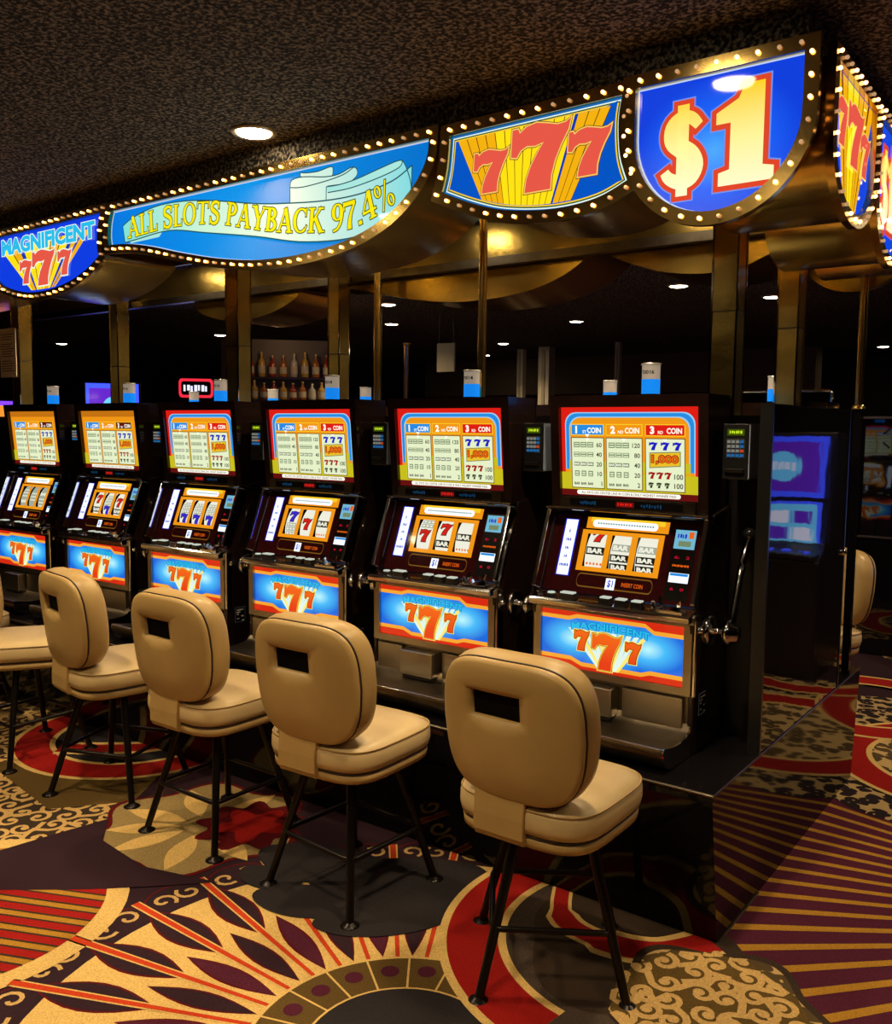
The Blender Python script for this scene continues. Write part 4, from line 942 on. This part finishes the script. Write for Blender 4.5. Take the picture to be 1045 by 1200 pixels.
E_S7B = emit('sign_deep_blue', S(4, 84, 196), 1.0); E_WG = emit('line_white', S(235, 250, 235), 1.0); E_DG = emit('line_green', S(20, 95, 70), .7); E_MB = emit('line_blue', S(30, 110, 190), .9)
def ray_cols(n, blue_at=()):
    out = []
    for i in range(n):
        out.append((1.0, E_SUN if 0.2*n < i < 0.75*n else E_GLD)); out.append((0.09, E_LINE) if i not in blue_at else (0.35, E_RB))
    return out
A_ = Art(); A_.poly(s7, E_MB, 0)
for g, m_, l_ in ((-0.006, E_WG, 1), (-0.010, E_DG, 2), (-0.014, E_YEL, 3), (-0.018, E_S7B, 4)): A_.poly(offset(s7, g), m_, l_)
ins = offset(s7, -0.019)
def clip7(p):
    x, z = p; zz = 2.176+0.035*((x+1.446)/0.25)**2*0.5+0.021 if x > -1.446 else 2.176+0.11*((x+1.446)/0.42)**2+0.021
    return (x, max(z, zz))
rays(A_, (-1.72,-1.39), ((-1.815,2.444),(-1.262,2.449)), 2.19, ray_cols(15, (11,)), 5, clip7)
for u, v, w, h in ((-1.750,2.262,.130,.130), (-1.403,2.262,.140,.136)): seven(A_, u, v, w, h, E_S7, 10, ((0.004, E_S7R), (0.006, E_MAR)))
seven(A_, -1.605, 2.240, 0.206, 0.200, E_S7, 14, ((0.004, E_S7R), (0.006, E_MAR)))
sign_panel('sign with three red sevens over yellow rays, left of the dollar sign', s7, A_, 0.40, phase=1)
# ---- banner
bn = [(-3.745,2.470),(-1.925,2.470)] + spline([(-1.925,2.470),(-1.935,2.405),(-1.99,2.325),(-2.10,2.245),(-2.27,2.185),(-2.50,2.155),(-2.75,2.155),(-3.0,2.185),(-3.25,2.235),(-3.45,2.282),(-3.62,2.312),(-3.765,2.322)], 4)[1:] + spline([(-3.765,2.322),(-3.772,2.36),(-3.765,2.42),(-3.745,2.470)], 3)[1:-1]
bn = bn[::-1] if area2(bn) < 0 else bn
A_ = Art(); BNB = emit_ramp('banner_blue', [(0, S(0, 120, 225)), (0.5, S(10, 150, 235)), (1, S(0, 112, 205))], 'X', -3.77, -1.92, 1.0)
A_.poly(bn, BNB, 0); A_.ring(bn, offset(bn, -0.004), emit('rim_white', S(200, 220, 255), .9), 1)
RB1 = emit_ramp('ribbon', [(0, S(120, 225, 215)), (0.35, S(205, 245, 215)), (0.62, S(240, 252, 225)), (1, S(130, 220, 225))], 'X', -3.72, -2.0, 1.0); RB2 = emit('ribbon_fold', S(170, 232, 222), 1.0); RBL = emit('ribbon_line', S(40, 100, 110), .7)
T_ = [(-3.68,2.400),(-3.59,2.430),(-3.40,2.455),(-3.136,2.438),(-2.795,2.378),(-2.603,2.354),(-2.416,2.338),(-2.25,2.338),(-2.10,2.36),(-2.01,2.40)]
Bt = [(-3.665,2.325),(-3.574,2.330),(-3.34,2.340),(-3.10,2.302),(-2.797,2.252),(-2.558,2.205),(-2.337,2.188),(-2.198,2.202),(-2.08,2.248),(-2.012,2.300)]
ts, bs = spline(T_, 5), spline(Bt, 5); A_.strip(ts, bs, RB1, 3)
for q in (ts, bs): A_.stroke(q, 0.005, RBL, 4)
A_.stroke([ts[-1], bs[-1]], 0.005, RBL, 4); A_.stroke([ts[0], bs[0]], 0.005, RBL, 4)
# the tail below at the left end and the folds above at the right
tl_ = spline([(-3.66,2.340),(-3.55,2.352),(-3.42,2.356),(-3.40,2.340),(-3.42,2.322)], 4)
A_.poly(tl_+[(-3.62,2.318)], RB2, 2)
FA = [(-2.415,2.387),(-2.351,2.385),(-2.267,2.392),(-2.159,2.411),(-2.081,2.424),(-2.053,2.423)]
FAI = [(-2.053,2.423),(-2.068,2.401),(-2.159,2.381),(-2.295,2.365),(-2.408,2.365)]
A_.poly(spline(FA, 4)+spline([(-2.053,2.423),(-2.037,2.399),(-2.017,2.348),(-2.012,2.300)], 4)+[(-2.10,2.33),(-2.416,2.33)], RB1, 3.6)
A_.poly(spline(FA, 4)+spline(FAI, 4), RB2, 3.8)
for q in (spline(FA, 4), spline(FAI, 4), spline([(-2.053,2.423),(-2.037,2.399),(-2.017,2.348),(-2.012,2.300)], 4), [(-2.415,2.387),(-2.416,2.336)]): A_.stroke(q, 0.004, RBL, 4.2)
FB = [(-2.606,2.412),(-2.595,2.438),(-2.534,2.441),(-2.423,2.424),(-2.351,2.423),(-2.295,2.437),(-2.267,2.430),(-2.264,2.405),(-2.309,2.385),(-2.408,2.389)]
A_.poly(spline(FB, 3)+[(-2.416,2.336),(-2.606,2.352)], RB1, 2.6); A_.stroke(spline(FB, 3)+[(-2.416,2.336)], 0.004, RBL, 2.8); A_.stroke([(-2.606,2.412),(-2.606,2.352)], 0.004, RBL, 2.8)
A_.stroke(spline([(-2.606,2.412),(-2.54,2.404),(-2.42,2.408),(-2.33,2.418),(-2.28,2.436)], 4), 0.004, RBL, 2.8)
FC = [(-2.549,2.460),(-2.526,2.454),(-2.459,2.449),(-2.391,2.456),(-2.382,2.438),(-2.391,2.419),(-2.437,2.419),(-2.541,2.438)]
A_.poly(spline(FC+FC[:1], 3)[:-1], RB1, 2.0); A_.stroke(spline(FC+FC[:1], 3), 0.004, RBL, 2.2)
# serif lettering drawn with broad and thin strokes
def glyph(ch):
    """strokes [(points, width)] in a unit-height box, and advance width"""
    k, th = 0.19, 0.085
    def sf(x, z, w=0.34): return ([(x-w/2, z+(0.035 if z < .5 else -0.035)), (x+w/2, z+(0.035 if z < .5 else -0.035))], 0.07)
    def ar(cx, cz, rx, rz, a0, a1, wmax, wmin, n=14):
        pts = []; ws = []
        for i in range(n+1):
            a = math.radians(a0+(a1-a0)*i/n); pts.append((cx+rx*math.cos(a), cz+rz*math.sin(a))); ws.append(wmin+(wmax-wmin)*abs(math.cos(a))**1.3)
        return (pts, ws)
    G = {'A': ([([(.12,0),(.42,1)],th),([(.40,1),(.72,0)],k),([(.22,.33),(.62,.33)],.07),sf(.12,0,.26),sf(.70,0,.34)],.86),
     'L': ([([(.2,0),(.2,1)],k),sf(.2,1),([(.04,.035),(.58,.035)],.07),([(.56,.0),(.60,.30)],.07)],.66),
     'S': ([(spline([(.56,.72),(.50,.92),(.32,.97),(.13,.86),(.14,.66),(.34,.54),(.52,.40),(.54,.18),(.36,.03),(.14,.09),(.07,.30)],4),[.06+.13*math.sin(PI*i/40) for i in range(41)]),([(.56,.68),(.56,1.0)],.06),([(.07,.0),(.07,.33)],.06)],.66),
     'O': ([ar(.42,.5,.33,.47,0,360,k,.06,28)],.86),
     'T': ([([(.40,0),(.40,1)],k),([(.04,.965),(.76,.965)],.07),([(.06,1),(.05,.70)],.06),([(.74,1),(.75,.70)],.06),sf(.40,0)],.82),
     'P': ([([(.2,0),(.2,1)],k),sf(.2,0),sf(.15,1,.26),ar(.28,.72,.28,.245,90,-90,k,.07),([(.2,.965),(.3,.965)],.07),([(.2,.475),(.3,.475)],.07)],.68),
     'Y': ([([(.14,1),(.42,.45)],k),([(.70,1),(.44,.45)],th),([(.42,0),(.42,.5)],k),sf(.14,1,.32),sf(.70,1,.26),sf(.42,0)],.82),
     'B': ([([(.2,0),(.2,1)],k),ar(.28,.75,.24,.215,90,-90,k,.07),ar(.30,.27,.28,.235,90,-90,k,.07),([(.05,.965),(.3,.965)],.07),([(.2,.52),(.3,.52)],.07),([(.05,.035),(.32,.035)],.07)],.70),
     'C': ([ar(.44,.5,.34,.47,50,310,k,.06,22),([(.68,1.0),(.68,.66)],.06),([(.66,.12),(.74,.30)],.06)],.80),
     'K': ([([(.2,0),(.2,1)],k),sf(.2,0),sf(.2,1),([(.24,.42),(.66,1)],th),([(.38,.60),(.72,0)],k),sf(.66,1,.28),sf(.74,0,.30)],.88),
     '9': ([ar(.32,.68,.20,.27,0,360,k,.06,24),(spline([(.55,.70),(.50,.35),(.34,.10),(.12,.02)],5),[.15-.005*i for i in range(16)])],.66),
     '7': ([([(.08,.90),(.62,.90)],.16),([(.07,.98),(.07,.68)],.06),(spline([(.60,.88),(.40,.55),(.30,.25),(.28,0)],4),[.08+.012*i for i in range(13)])],.66),
     '.': ([([(.08,.08),(.24,.08)],.16)],.32),
     '4': ([([(.46,0),(.46,1)],k),([(.42,.95),(.05,.32)],.07),([(.03,.30),(.66,.30)],.10),sf(.46,0,.32)],.72),
     '%': ([ar(.18,.76,.11,.19,0,360,.10,.05,18),ar(.66,.24,.11,.19,0,360,.10,.05,18),([(.62,1),(.22,0)],.06)],.86), ' ': ([],.34)}
    return G[ch]
E_TY = emit('banner_text', S(250, 228, 16), 1.05); E_TO = emit('banner_text_rim', S(70, 90, 10), .7)
txt = 'ALL SLOTS PAYBACK 97.4%'
base = spline([(-3.640,2.340),(-3.49,2.347),(-3.349,2.352),(-3.157,2.343),(-3.012,2.325),(-2.873,2.295),(-2.741,2.266),(-2.60,2.243),(-2.445,2.226),(-2.351,2.219),(-2.267,2.224),(-2.198,2.242),(-2.145,2.258),(-2.06,2.288),(-1.95,2.33)], 6)
Lc = [0]
for i in range(len(base)-1): Lc.append(Lc[-1]+(Vector(base[i+1])-Vector(base[i])).length)
def along(d):
    i = 0
    while i < len(Lc)-2 and Lc[i+1] < d: i += 1
    t = (Vector(base[i+1])-Vector(base[i])); t.normalize(); return Vector(base[i])+t*(d-Lc[i]), t
HL = 0.090; tot = sum(glyph(c)[1] for c in txt); kx = (1.585)/(tot*HL); pos = 0.0
for ch in txt:
    st_, adv = glyph(ch); hh_ = HL*(1.12 if ch in '97.4%' else 1.0)
    o_, t_ = along(pos+adv*HL*kx*0.5); nrm = Vector((-t_.y, t_.x))
    for pts, w in st_:
        q = [tuple(o_ + t_*((x-adv/2)*HL*kx) + nrm*(z*hh_)) for x, z in pts]; ws = [v*HL for v in w] if isinstance(w, list) else w*HL
        if isinstance(ws, list) and len(ws) != len(q): ws = (ws + [ws[-1]]*len(q))[:len(q)]
        A_.stroke(q, ws, E_TO, 6, e=0.0035); A_.stroke(q, ws, E_TY, 7)
    pos += adv*HL*kx
sign_panel('long blue banner sign reading ALL SLOTS PAYBACK 97.4%', bn, A_, 0.40, dy=-0.003, phase=2)
# ---- Magnificent panel
mg = [(-4.765,2.468),(-3.832,2.476)] + spline([(-3.832,2.476),(-3.858,2.40),(-3.862,2.32),(-3.850,2.285)], 3)[1:] + spline([(-3.850,2.285),(-3.95,2.235),(-4.10,2.19),(-4.28,2.166),(-4.45,2.166),(-4.60,2.19),(-4.72,2.225),(-4.79,2.265)], 4)[1:] + [(-4.772,2.36)]
A_ = Art(); A_.poly(mg, emit('magnificent_blue', S(14, 60, 225), 1.0), 0)
cl = lambda p: (p[0], max(p[1], 2.175+0.09*((p[0]+4.36)/0.45)**2))
rays(A_, (-4.47,-4.25), ((-4.74,2.40),(-3.93,2.42)), 2.178, [(1,E_SUN),(.12,E_LINE),(.9,E_GLD),(.5,E_RB),(1,E_SUN),(.12,E_LINE),(1,E_SUN),(.15,E_LINE),(1,E_SUN),(.12,E_LINE),(1,E_GLD),(.12,E_LINE),(1,E_SUN),(.5,E_RB),(.6,E_GLD),(.3,E_RB),(.7,E_GLD)], 2, cl)
A_.text('MAGNIFICENT', -4.31, 2.372, 0.080, E_CY, 14, bold=0.05, anchor='C', w=0.84, outline=0.04, om=E_WG)
for u, v, w, h in ((-4.565,2.215,.12,.115), (-4.215,2.228,.12,.118)): seven(A_, u, v, w, h, E_S7, 10, ((0.006, E_WG),))
seven(A_, -4.445, 2.195, 0.205, 0.168, E_S7, 12, ((0.006, E_WG),))
sign_panel('blue sign reading MAGNIFICENT over three red sevens at the left', mg, A_, 0.40, phase=1)
# next panel beyond the left edge
nx = [(-6.5,2.47),(-4.87,2.47),(-4.87,2.38),(-4.885,2.27)] + spline([(-4.885,2.27),(-5.2,2.22),(-5.7,2.20),(-6.2,2.24),(-6.5,2.32)], 4)[1:]
A_ = Art(); A_.poly(nx, BNB, 0); A_.poly(offset(nx, -0.02), RB2, 1)
sign_panel('pale sign panel starting at the very left edge', nx, A_, 0.40)
# ---- end face (towards the aisle)
def end_outline(y0, y1, bot):
    c = (y0+y1)/2; r = (y1-y0)/2-0.050
    o = [(c-r,2.474),(c+r,2.474)] + arc(c, bot+0.16, r, 0.16, 0, -180, 20)
    return o[::-1]
def end7(c):
    A = Art(); o = end_outline(c-0.275, c+0.275, 2.125); A.poly(o, SIGNB, 0)
    rays(A, (c-0.07, c+0.07), ((c-0.20,2.472),(c+0.24,2.472)), 2.135, [(1,E_GLD),(.3,E_MAR),(1,E_GLD),(.12,E_LINE),(1.2,E_SUN),(.12,E_LINE),(1.2,E_SUN),(.12,E_LINE),(1,E_GLD),(.12,E_LINE),(1,E_GLD),(.3,E_MAR),(1,E_GLD)], 2, lambda p: (p[0], max(p[1], 2.135)))
    for u, v, w, h in ((c-0.19,2.285,.13,.12), (c+0.085,2.255,.12,.12)): seven(A, u, v, w, h, E_S7, 8, ((0.005, E_S7R),))
    seven(A, c-0.075, 2.255, 0.18, 0.165, E_S7, 11, ((0.005, E_S7R),)); return o, A
XS = -0.668
# local x of the end panels runs along world +y
for c, dlr, lab in ((2.825, False, 'end-face sign with red sevens on yellow rays, round the corner from the dollar sign'), (3.355, True, 'blue dollar sign on the end face, cut by the right edge'), (3.885, False, 'end-face sign with red sevens, past the right edge')):
    if not dlr: o_, a_ = end7(c-c)
    else:
        o_ = end_outline(-0.275, 0.275, 2.085); a_ = Art(); a_.poly(o_, SIGNB, 0)
        for g, m_, l_ in ((0.017, D_RIM, 3), (0.0, D_FILL, 6)):
            a_.poly(offset([(x+0.95, z) for x, z in ONE], g), m_, l_); a_.stroke([(x+0.95, z) for x, z in SS], SW, m_, l_, e=g); a_.stroke([(-0.090,2.16),(-0.090,2.408)], 0.034, m_, l_, e=g)
    sign_panel(lab, o_, a_, 0.34, dy=0.0, loc=(XS, c, 0), rotz=PI/2, phase=0)
# ---- brass backs of the signs on the far side of the bank
for nm, o_ in (('rear dollar panel', d1), ('rear sevens panel', s7), ('rear banner panel', bn), ('rear left panel', mg)):
    t = thing('sign_panel', 'brass back of the '+nm+' seen behind the pillars', 'sign', (0, 0, 0))
    O = offset(o_, 0.013); n = len(O); m = MB()
    b = [(x, 4.13 if o_ is d1 else 3.77, z) for x, z in O]; d = [(x, 4.18, z) for x, z in O]
    m.add(b+d, [(i, (i+1) % n, n+(i+1) % n, n+i) for i in range(n)], 0, True); m.build('drum_shell', BRASS, t)
    MB().add(b, [tuple(range(n))]).build('back_plate', BRASS_D, t)
    MB().add(d, [tuple(range(n-1, -1, -1))]).build('lit_face', SIGNB, t)
# brass fascia and beam between the two sides
t = tag(MB().box(-6.6, -1.03, 2.915, 2.925, 2.30, 2.52).build('brass_fascia', BRASS_D), 'brass inner fascia closing the back of the front sign', 'fascia')
t = tag(MB().box(-6.6, -1.03, 3.745, 3.755, 2.29, 2.50).build('brass_fascia', BRASS_D), 'brass fascia across the inside of the rear sign', 'fascia')
t = tag(MB().box(-6.6, -1.03, 3.70, 3.744, 2.285, 2.325).build('brass_beam', STEEL_D), 'dark bronze strip along the lower edge of the inner brass fascia', 'beam')

# ------------------------------------------------------------------ pillars and poles between bank and sign
def pillar(x, y, w, lab):
    t = thing('brass_pillar', lab, 'pillar', (x, y, 1.556), group='square brass pillars')
    MB().box(-w/2, w/2, -w/2, w/2, 0, 0.80).build('shaft', BRASS_D, t, bevel=0.002)
    for sx in (-1, 1):
        for sy in (-1, 1): MB().box(sx*w/2-.003, sx*w/2+.003, sy*w/2-.003, sy*w/2+.003, 0, 0.80).build('corner_bead', MIRROR, t)
    MB().box(-w/2-.001, w/2+.001, -w/2-.001, w/2+.001, 0.34, 0.345).build('joint', STEEL_D, t)
for x, y, w, lab in [(-1.085, 3.04, 0.084, 'wide brass pillar behind the nearest slot machine'), (-1.055, 3.64, 0.078, 'brass pillar just left of the glossy end panel, behind the widest pillar'), (-3.54, 3.045, 0.084, 'brass pillar right of the tower light of the fourth machine'),
                     (-3.43, 3.645, 0.078, 'brass pillar left of the round brass pole, in the rear row'), (-5.57, 3.045, 0.086, 'brass pillar with the white notice sheet'), (-5.43, 3.645, 0.086, 'rear brass pillar under the join of the two left signs')]:
    pillar(x, y, w, lab)
def pole(x, y, z0, z1, r, lab):
    t = thing('brass_pole', lab, 'pole', (x, y, z0), group='round brass poles')
    MB().lathe([(r,0),(r,z1-z0)], n=18).build('tube', BRASS, t)
    MB().lathe([(r*1.7,0.0),(r*1.7,0.008),(r*1.05,0.018)], n=18).build('base_flange', BRASS, t); MB().lathe([(r*1.1,z1-z0-.02),(r*1.6,z1-z0-.004),(r*1.6,z1-z0)], n=18).build('top_flange', BRASS, t)
pole(-2.056, 3.005, 1.556, 2.42, 0.0165, 'round brass pole rising behind the second machine from the right'); pole(-3.165, 3.66, 1.556, 2.40, 0.021, 'round brass pole right of the rear brass pillar')
tag(MB().box(-0.905, -0.875, 4.06, 4.09, PED, 1.60).build('support_post', BLACK), 'black post under the brass pole at the far end of the end panel', 'post')
pole(-0.89, 4.075, 1.60, 2.16, 0.016, 'thin brass pole at the far end of the end panel'); 
# notice sheet on the left pillar
t = thing('notice_sheet', 'white printed notice sheet hung on the left brass pillar', 'notice', (-5.63, 2.99, 1.80))
MB().box(-0.095, 0.095, -0.004, 0.0, 0.0, 0.30).build('sheet', mat('paper', (.85,.75,.58,1), .7), t)
A_ = Art(); INK = mat('print_grey', (.12,.10,.07,1), .8)
for j in range(16):
    if j in (3, 10): continue
    A_.rect(-0.075, 0.075-0.03*((j*7) % 3)/2, 0.262-j*0.015, 0.267-j*0.015, INK, 1)
A_.build('printed_lines', t, lambda u, v, l: (u, -0.0045-l, v))

# ------------------------------------------------------------------ background
bgl = [(675,376),(795,334),(904,347),(590,402),(455,356),(458,379),(796,438),(1022,424),(72,402),(258,392),(264,415),(58,437)]
def px_dir(x, y): return fw + r2*((x-522.5)/F_PX) - u2*((y-600)/F_PX)
for k, (x, y) in enumerate([(-4.48,8.22),(-2.76,6.64),(-2.35,7.58),(-6.39,9.82),(-5.28,6.24),(-6.22,7.41),(-4.6,12.3),(-2.5,12.6),(-11.45,6.81),(-8.70,7.20),(-10.9,9.15),(-7.6,11.2),(1.6,6.5),(2.0,9.5)]):
    downlight(x, y, ['downlight in the dark ceiling above the pale far columns', 'downlight left of the widest brass pillar', 'downlight between the two right-hand brass pillars', 'small downlight right of the thin brass pole', 'upper of two downlights beside the round brass pole', 'lower of two downlights beside the round brass pole',
       'faint far downlight above the nearest machine', 'far downlight near the right edge', 'downlight left of the purple video machines', 'upper small downlight above the bar', 'lower small downlight above the bar', 'far downlight in the dark ceiling behind the bank', 'downlight outside the picture on the right', 'far downlight outside the picture on the right'][k], 12 if k in (0, 1, 2, 3, 4, 5, 9, 11, 12) else 0)
# pale columns
PALE = mat('pale_column', (0.55, 0.47, 0.34, 1), 0.6)
for x, y, w, lab in [(-6.6, 10.6, 0.09, 'slim pale column far behind, left of the pair'), (-6.15, 10.5, 0.16, 'wider pale fluted column far behind'), (-5.05, 10.35, 0.06, 'thin pale column far behind, right of the wider one')]:
    t = thing('column', lab, 'column', (x, y, 0), group='pale columns far behind'); MB().box(-w/2, w/2, -w/2, w/2, 0, CEIL-0.01).build('shaft', PALE, t)
    MB().box(-w*.15, w*.15, -w/2-.01, -w/2, 0.2, CEIL-0.05).build('flute', mat('pale_column_shade', (0.34,0.29,0.2,1), .6), t); MB().box(-w*.7, w*.7, -w*.7, w*.7, 0, 0.15).build('plinth', PALE, t)  # flute is a darker strip with its shade painted in
# hanging board
t = thing('hanging_board', 'small grey board hanging in the dark background', 'sign board', (-5.05, 6.80, 2.03)); MB().box(-0.10, 0.10, -0.01, 0.01, 0, 0.26).build('board', mat('grey_board', (.22,.19,.13,1), .6), t)
for sx in (-.08, .08): MB().tube([(sx,0,.26),(sx,0,.565)], .003, 6).build('hanger', BLACK_S, t)
pole(-4.75, 5.85, 0.0, 2.2, 0.02, 'thin brass pole standing far behind the round pole')
# bar with bottles
t = thing('back_bar', 'dark back bar with bottle shelves in the distance at the left', 'bar', (-6.25, 5.9, 0), rotz=math.radians(46))
BARM = mat('bar_wood', (.03,.016,.01,1), .3); BARB = mat('bar_back', (.10,.075,.05,1), .5)
MB().box(-0.55, 0.55, 0.16, 0.20, 0.0, 2.32).build('back_wall', BARB, t); MB().box(-0.55, 0.55, -0.2, 0.16, 0.0, 1.10).build('cabinet', BARM, t)
for z in (1.76, 1.97): MB().box(-0.52, 0.52, -0.02 if z < 1.9 else .06, 0.16, z-0.02, z-.001).build('shelf', BARM, t)
for sx in (-.53, .53): MB().box(sx-.02, sx+.02, -0.04, 0.16, 1.10, 2.32).build('upright', BARM, t)
BT = [mat('bottle_amber', (.32,.10,.015,1), .1, coat=.5), mat('bottle_red', (.28,.03,.012,1), .1, coat=.5), mat('bottle_gold', (.42,.25,.04,1), .1, coat=.5), mat('bottle_clear', (.4,.38,.32,1), .1, coat=.5)]
CAPM = mat('bottle_cap', (.5,.4,.15,1), .3, .5); LABW = mat('bottle_label', (.5,.42,.28,1), .6)
def bottle_meshes(h):
    o = MB().lathe([(.001,0),(.032,0),(.034,.01),(.034,h*.55),(.026,h*.66),(.012,h*.74),(.012,h*.94)], n=12); c = MB().lathe([(.013,h*.92),(.013,h),(.002,h)], n=10); l = MB().lathe([(.0346,h*.15),(.0346,h*.45)], n=12); return o, c, l
k = 0
for z, yy, n, x0, dx, hh_ in ((1.76, 0.04, 11, -.44, .088, .17), (1.97, 0.10, 9, -.40, .1, .22)):
    for i in range(n):
        c_, s_ = math.cos(math.radians(46)), math.sin(math.radians(46)); lx = x0+i*dx; h = hh_*(0.9+0.2*random.random())
        o = thing('bottle', ('liquor bottle on the lower shelf of the back bar' if z < 1.9 else 'liquor bottle on the upper shelf of the back bar'), 'bottle', (-6.25+lx*c_-yy*s_, 5.9+lx*s_+yy*c_, z), group='bottles on the back bar')
        a, b, l = bottle_meshes(h); a.build('glass', BT[(0, 1, 2, 1, 0, 2, 3)[(i*5+k) % 7]], o); b.build('cap', CAPM, o); l.build('label', LABW, o); k += 1
L = bpy.data.lights.new('bar_light', 'POINT'); L.energy = 2.6; L.color = (1, .6, .3); L.shadow_soft_size = .1; lo = bpy.data.objects.new('shelf_light', L); sc.collection.objects.link(lo); lo.parent = t; lo.location = (0, -0.40, 2.3)
# video slots with coloured screens
def video_slot(x, y, rz, lab, trim, screen, top, topper=None, s=1.0):
    t = thing('video_slot', lab, 'slot machine', (x, y, 0), rz, group='video slot machines in the background')
    b = MB().prism_x([(-.30,0),(.30,0),(.30,1.75),(-.05,1.75),(-.10,1.22),(-.12,.95),(-.32,.85)], -.30, .30).build('cabinet', BLACK_S, t, bevel=.01)
    A = Art(); A.rect(-.26, .26, -.17, .17, trim, 0); A.rect(-.235, .235, -.15, .15, screen, 1)
    for i in range(3):
        for j in range(2): A.rect(-.20+i*.14, -.09+i*.14, -.11+j*.12, -.02+j*.12, top if (i+j) % 2 else emit('screen_white', S(230,230,255), 1.2), 2)
    A.build('main_screen', t, lambda u, v, l: (u, -.118-l+.02*v, 1.08+v))
    A = Art(); A.rect(-.27, .27, -.22, .22, trim, 0); A.rect(-.235, .235, -.18, .18, top, 1); A.poly(disc((0,0), .11, 20), screen, 2); A.dashes(-.08, .08, -.03, .03, 4, emit('screen_white', S(230,230,255), 1.2), 3)
    A.build('upper_screen', t, lambda u, v, l: (u, -.078-l+.09*v, 1.50+v))
    MB().box(-.28, .28, -.34, -.12, .86, .90).build('button_deck', PLASTIC, t, bevel=.008)
    for i in range(5): MB().lathe([(.03,0),(.03,.01),(.02,.014)], (-.2+i*.1, -.24, .90), 12).build('button', trim, t)
    if topper: 
        tp = MB().box(-.245, .245, -.03, .06, 1.76, 1.98).build('topper', BLACK_S, t, bevel=.03); A = Art(); A.poly(rrect(-.22, .22, -.09, .09, .04), topper, 0); A.poly(rrect(-.19, .19, -.065, .065, .03), E_BLK, 1); A.dashes(-.16, .16, -.03, .03, 7, emit('screen_white', S(230,230,255), 1.2), 2); A.build('topper_face', tp, lambda u, v, l: (u, -.0315-l, 1.87+v))
    return t
NB = emit('neon_blue', S(60, 80, 255), 1.6); NP = emit('neon_purple', S(120, 60, 255), 1.6); SCY = emit('screen_cyan', S(110, 200, 255), 1.2); SVI = emit('screen_violet', S(100, 40, 200), 1.1); SRD = emit('screen_red', S(230, 40, 60), 1.3); SAM = emit('screen_amber', S(240, 150, 50), 1.1)
video_slot(-7.55, 4.98, math.radians(58), 'distant video machine with a blue-edged screen, at the left', NB, SCY, SVI).scale = (.85, .85, 1.10); video_slot(-7.15, 5.62, math.radians(52), 'distant video machine with a red-ringed topper, left of the bar', NP, SVI, SCY, SRD).scale = (.72, .72, 1.0)
video_slot(-8.35, 4.2, math.radians(58), 'distant purple-lit video machine farthest left', NP, SVI, SAM)
# machines across the aisle, seen as reflections in the end panel
for k, (x, y) in enumerate([(-0.02, 5.95), (0.62, 5.95)]):
    o = video_slot(x, y, 0, ['blue', 'violet'][k]+'-screened video machine round the aisle, seen as a reflection in the end panel', (NB, NP)[k % 2], (SCY, SVI)[k % 2], (SVI, SCY)[k]); o.scale.z = 0.86
# cabinet end at the right edge
t = thing('end_cabinet', 'glossy black cabinet end with a four-dash emblem at the right edge', 'cabinet', (-0.95, 6.62, 0))
MB().box(-0.45, 0.62, 0.0, 0.7, 0.0, 1.60).build('body', BLACK_W, t, bevel=.006); MB().box(-0.46, 0.63, -0.012, 0.0, 0.80, 0.812).build('ledge', STEEL_D, t); MB().box(-0.46, 0.63, -0.01, 0.72, 1.60, 1.615).build('top_cap', STEEL_D, t)
A_ = Art()
for sx in (-1, 1):
    for sz in (-1, 1): A_.stroke([(sx*.022, sz*.065), (sx*.062, sz*.028)], .012, PLASTIC, 1)
A_.build('emblem', t, lambda u, v, l: (-0.27+u, -0.003-l, 1.47+v))
# chrome rail on the rear machines beside the right pillar
t = thing('tube_rail', 'thin chrome tube rail above the end panel, right of the pillars', 'rail', (-1.10, 3.80, 1.623))
MB().tube([(-.20,0,0),(-.20,0,.035),(-.19,0,.045),(.16,0,.045),(.17,0,.035),(.17,0,0)], .006, 8).build('tube', CHROME, t)
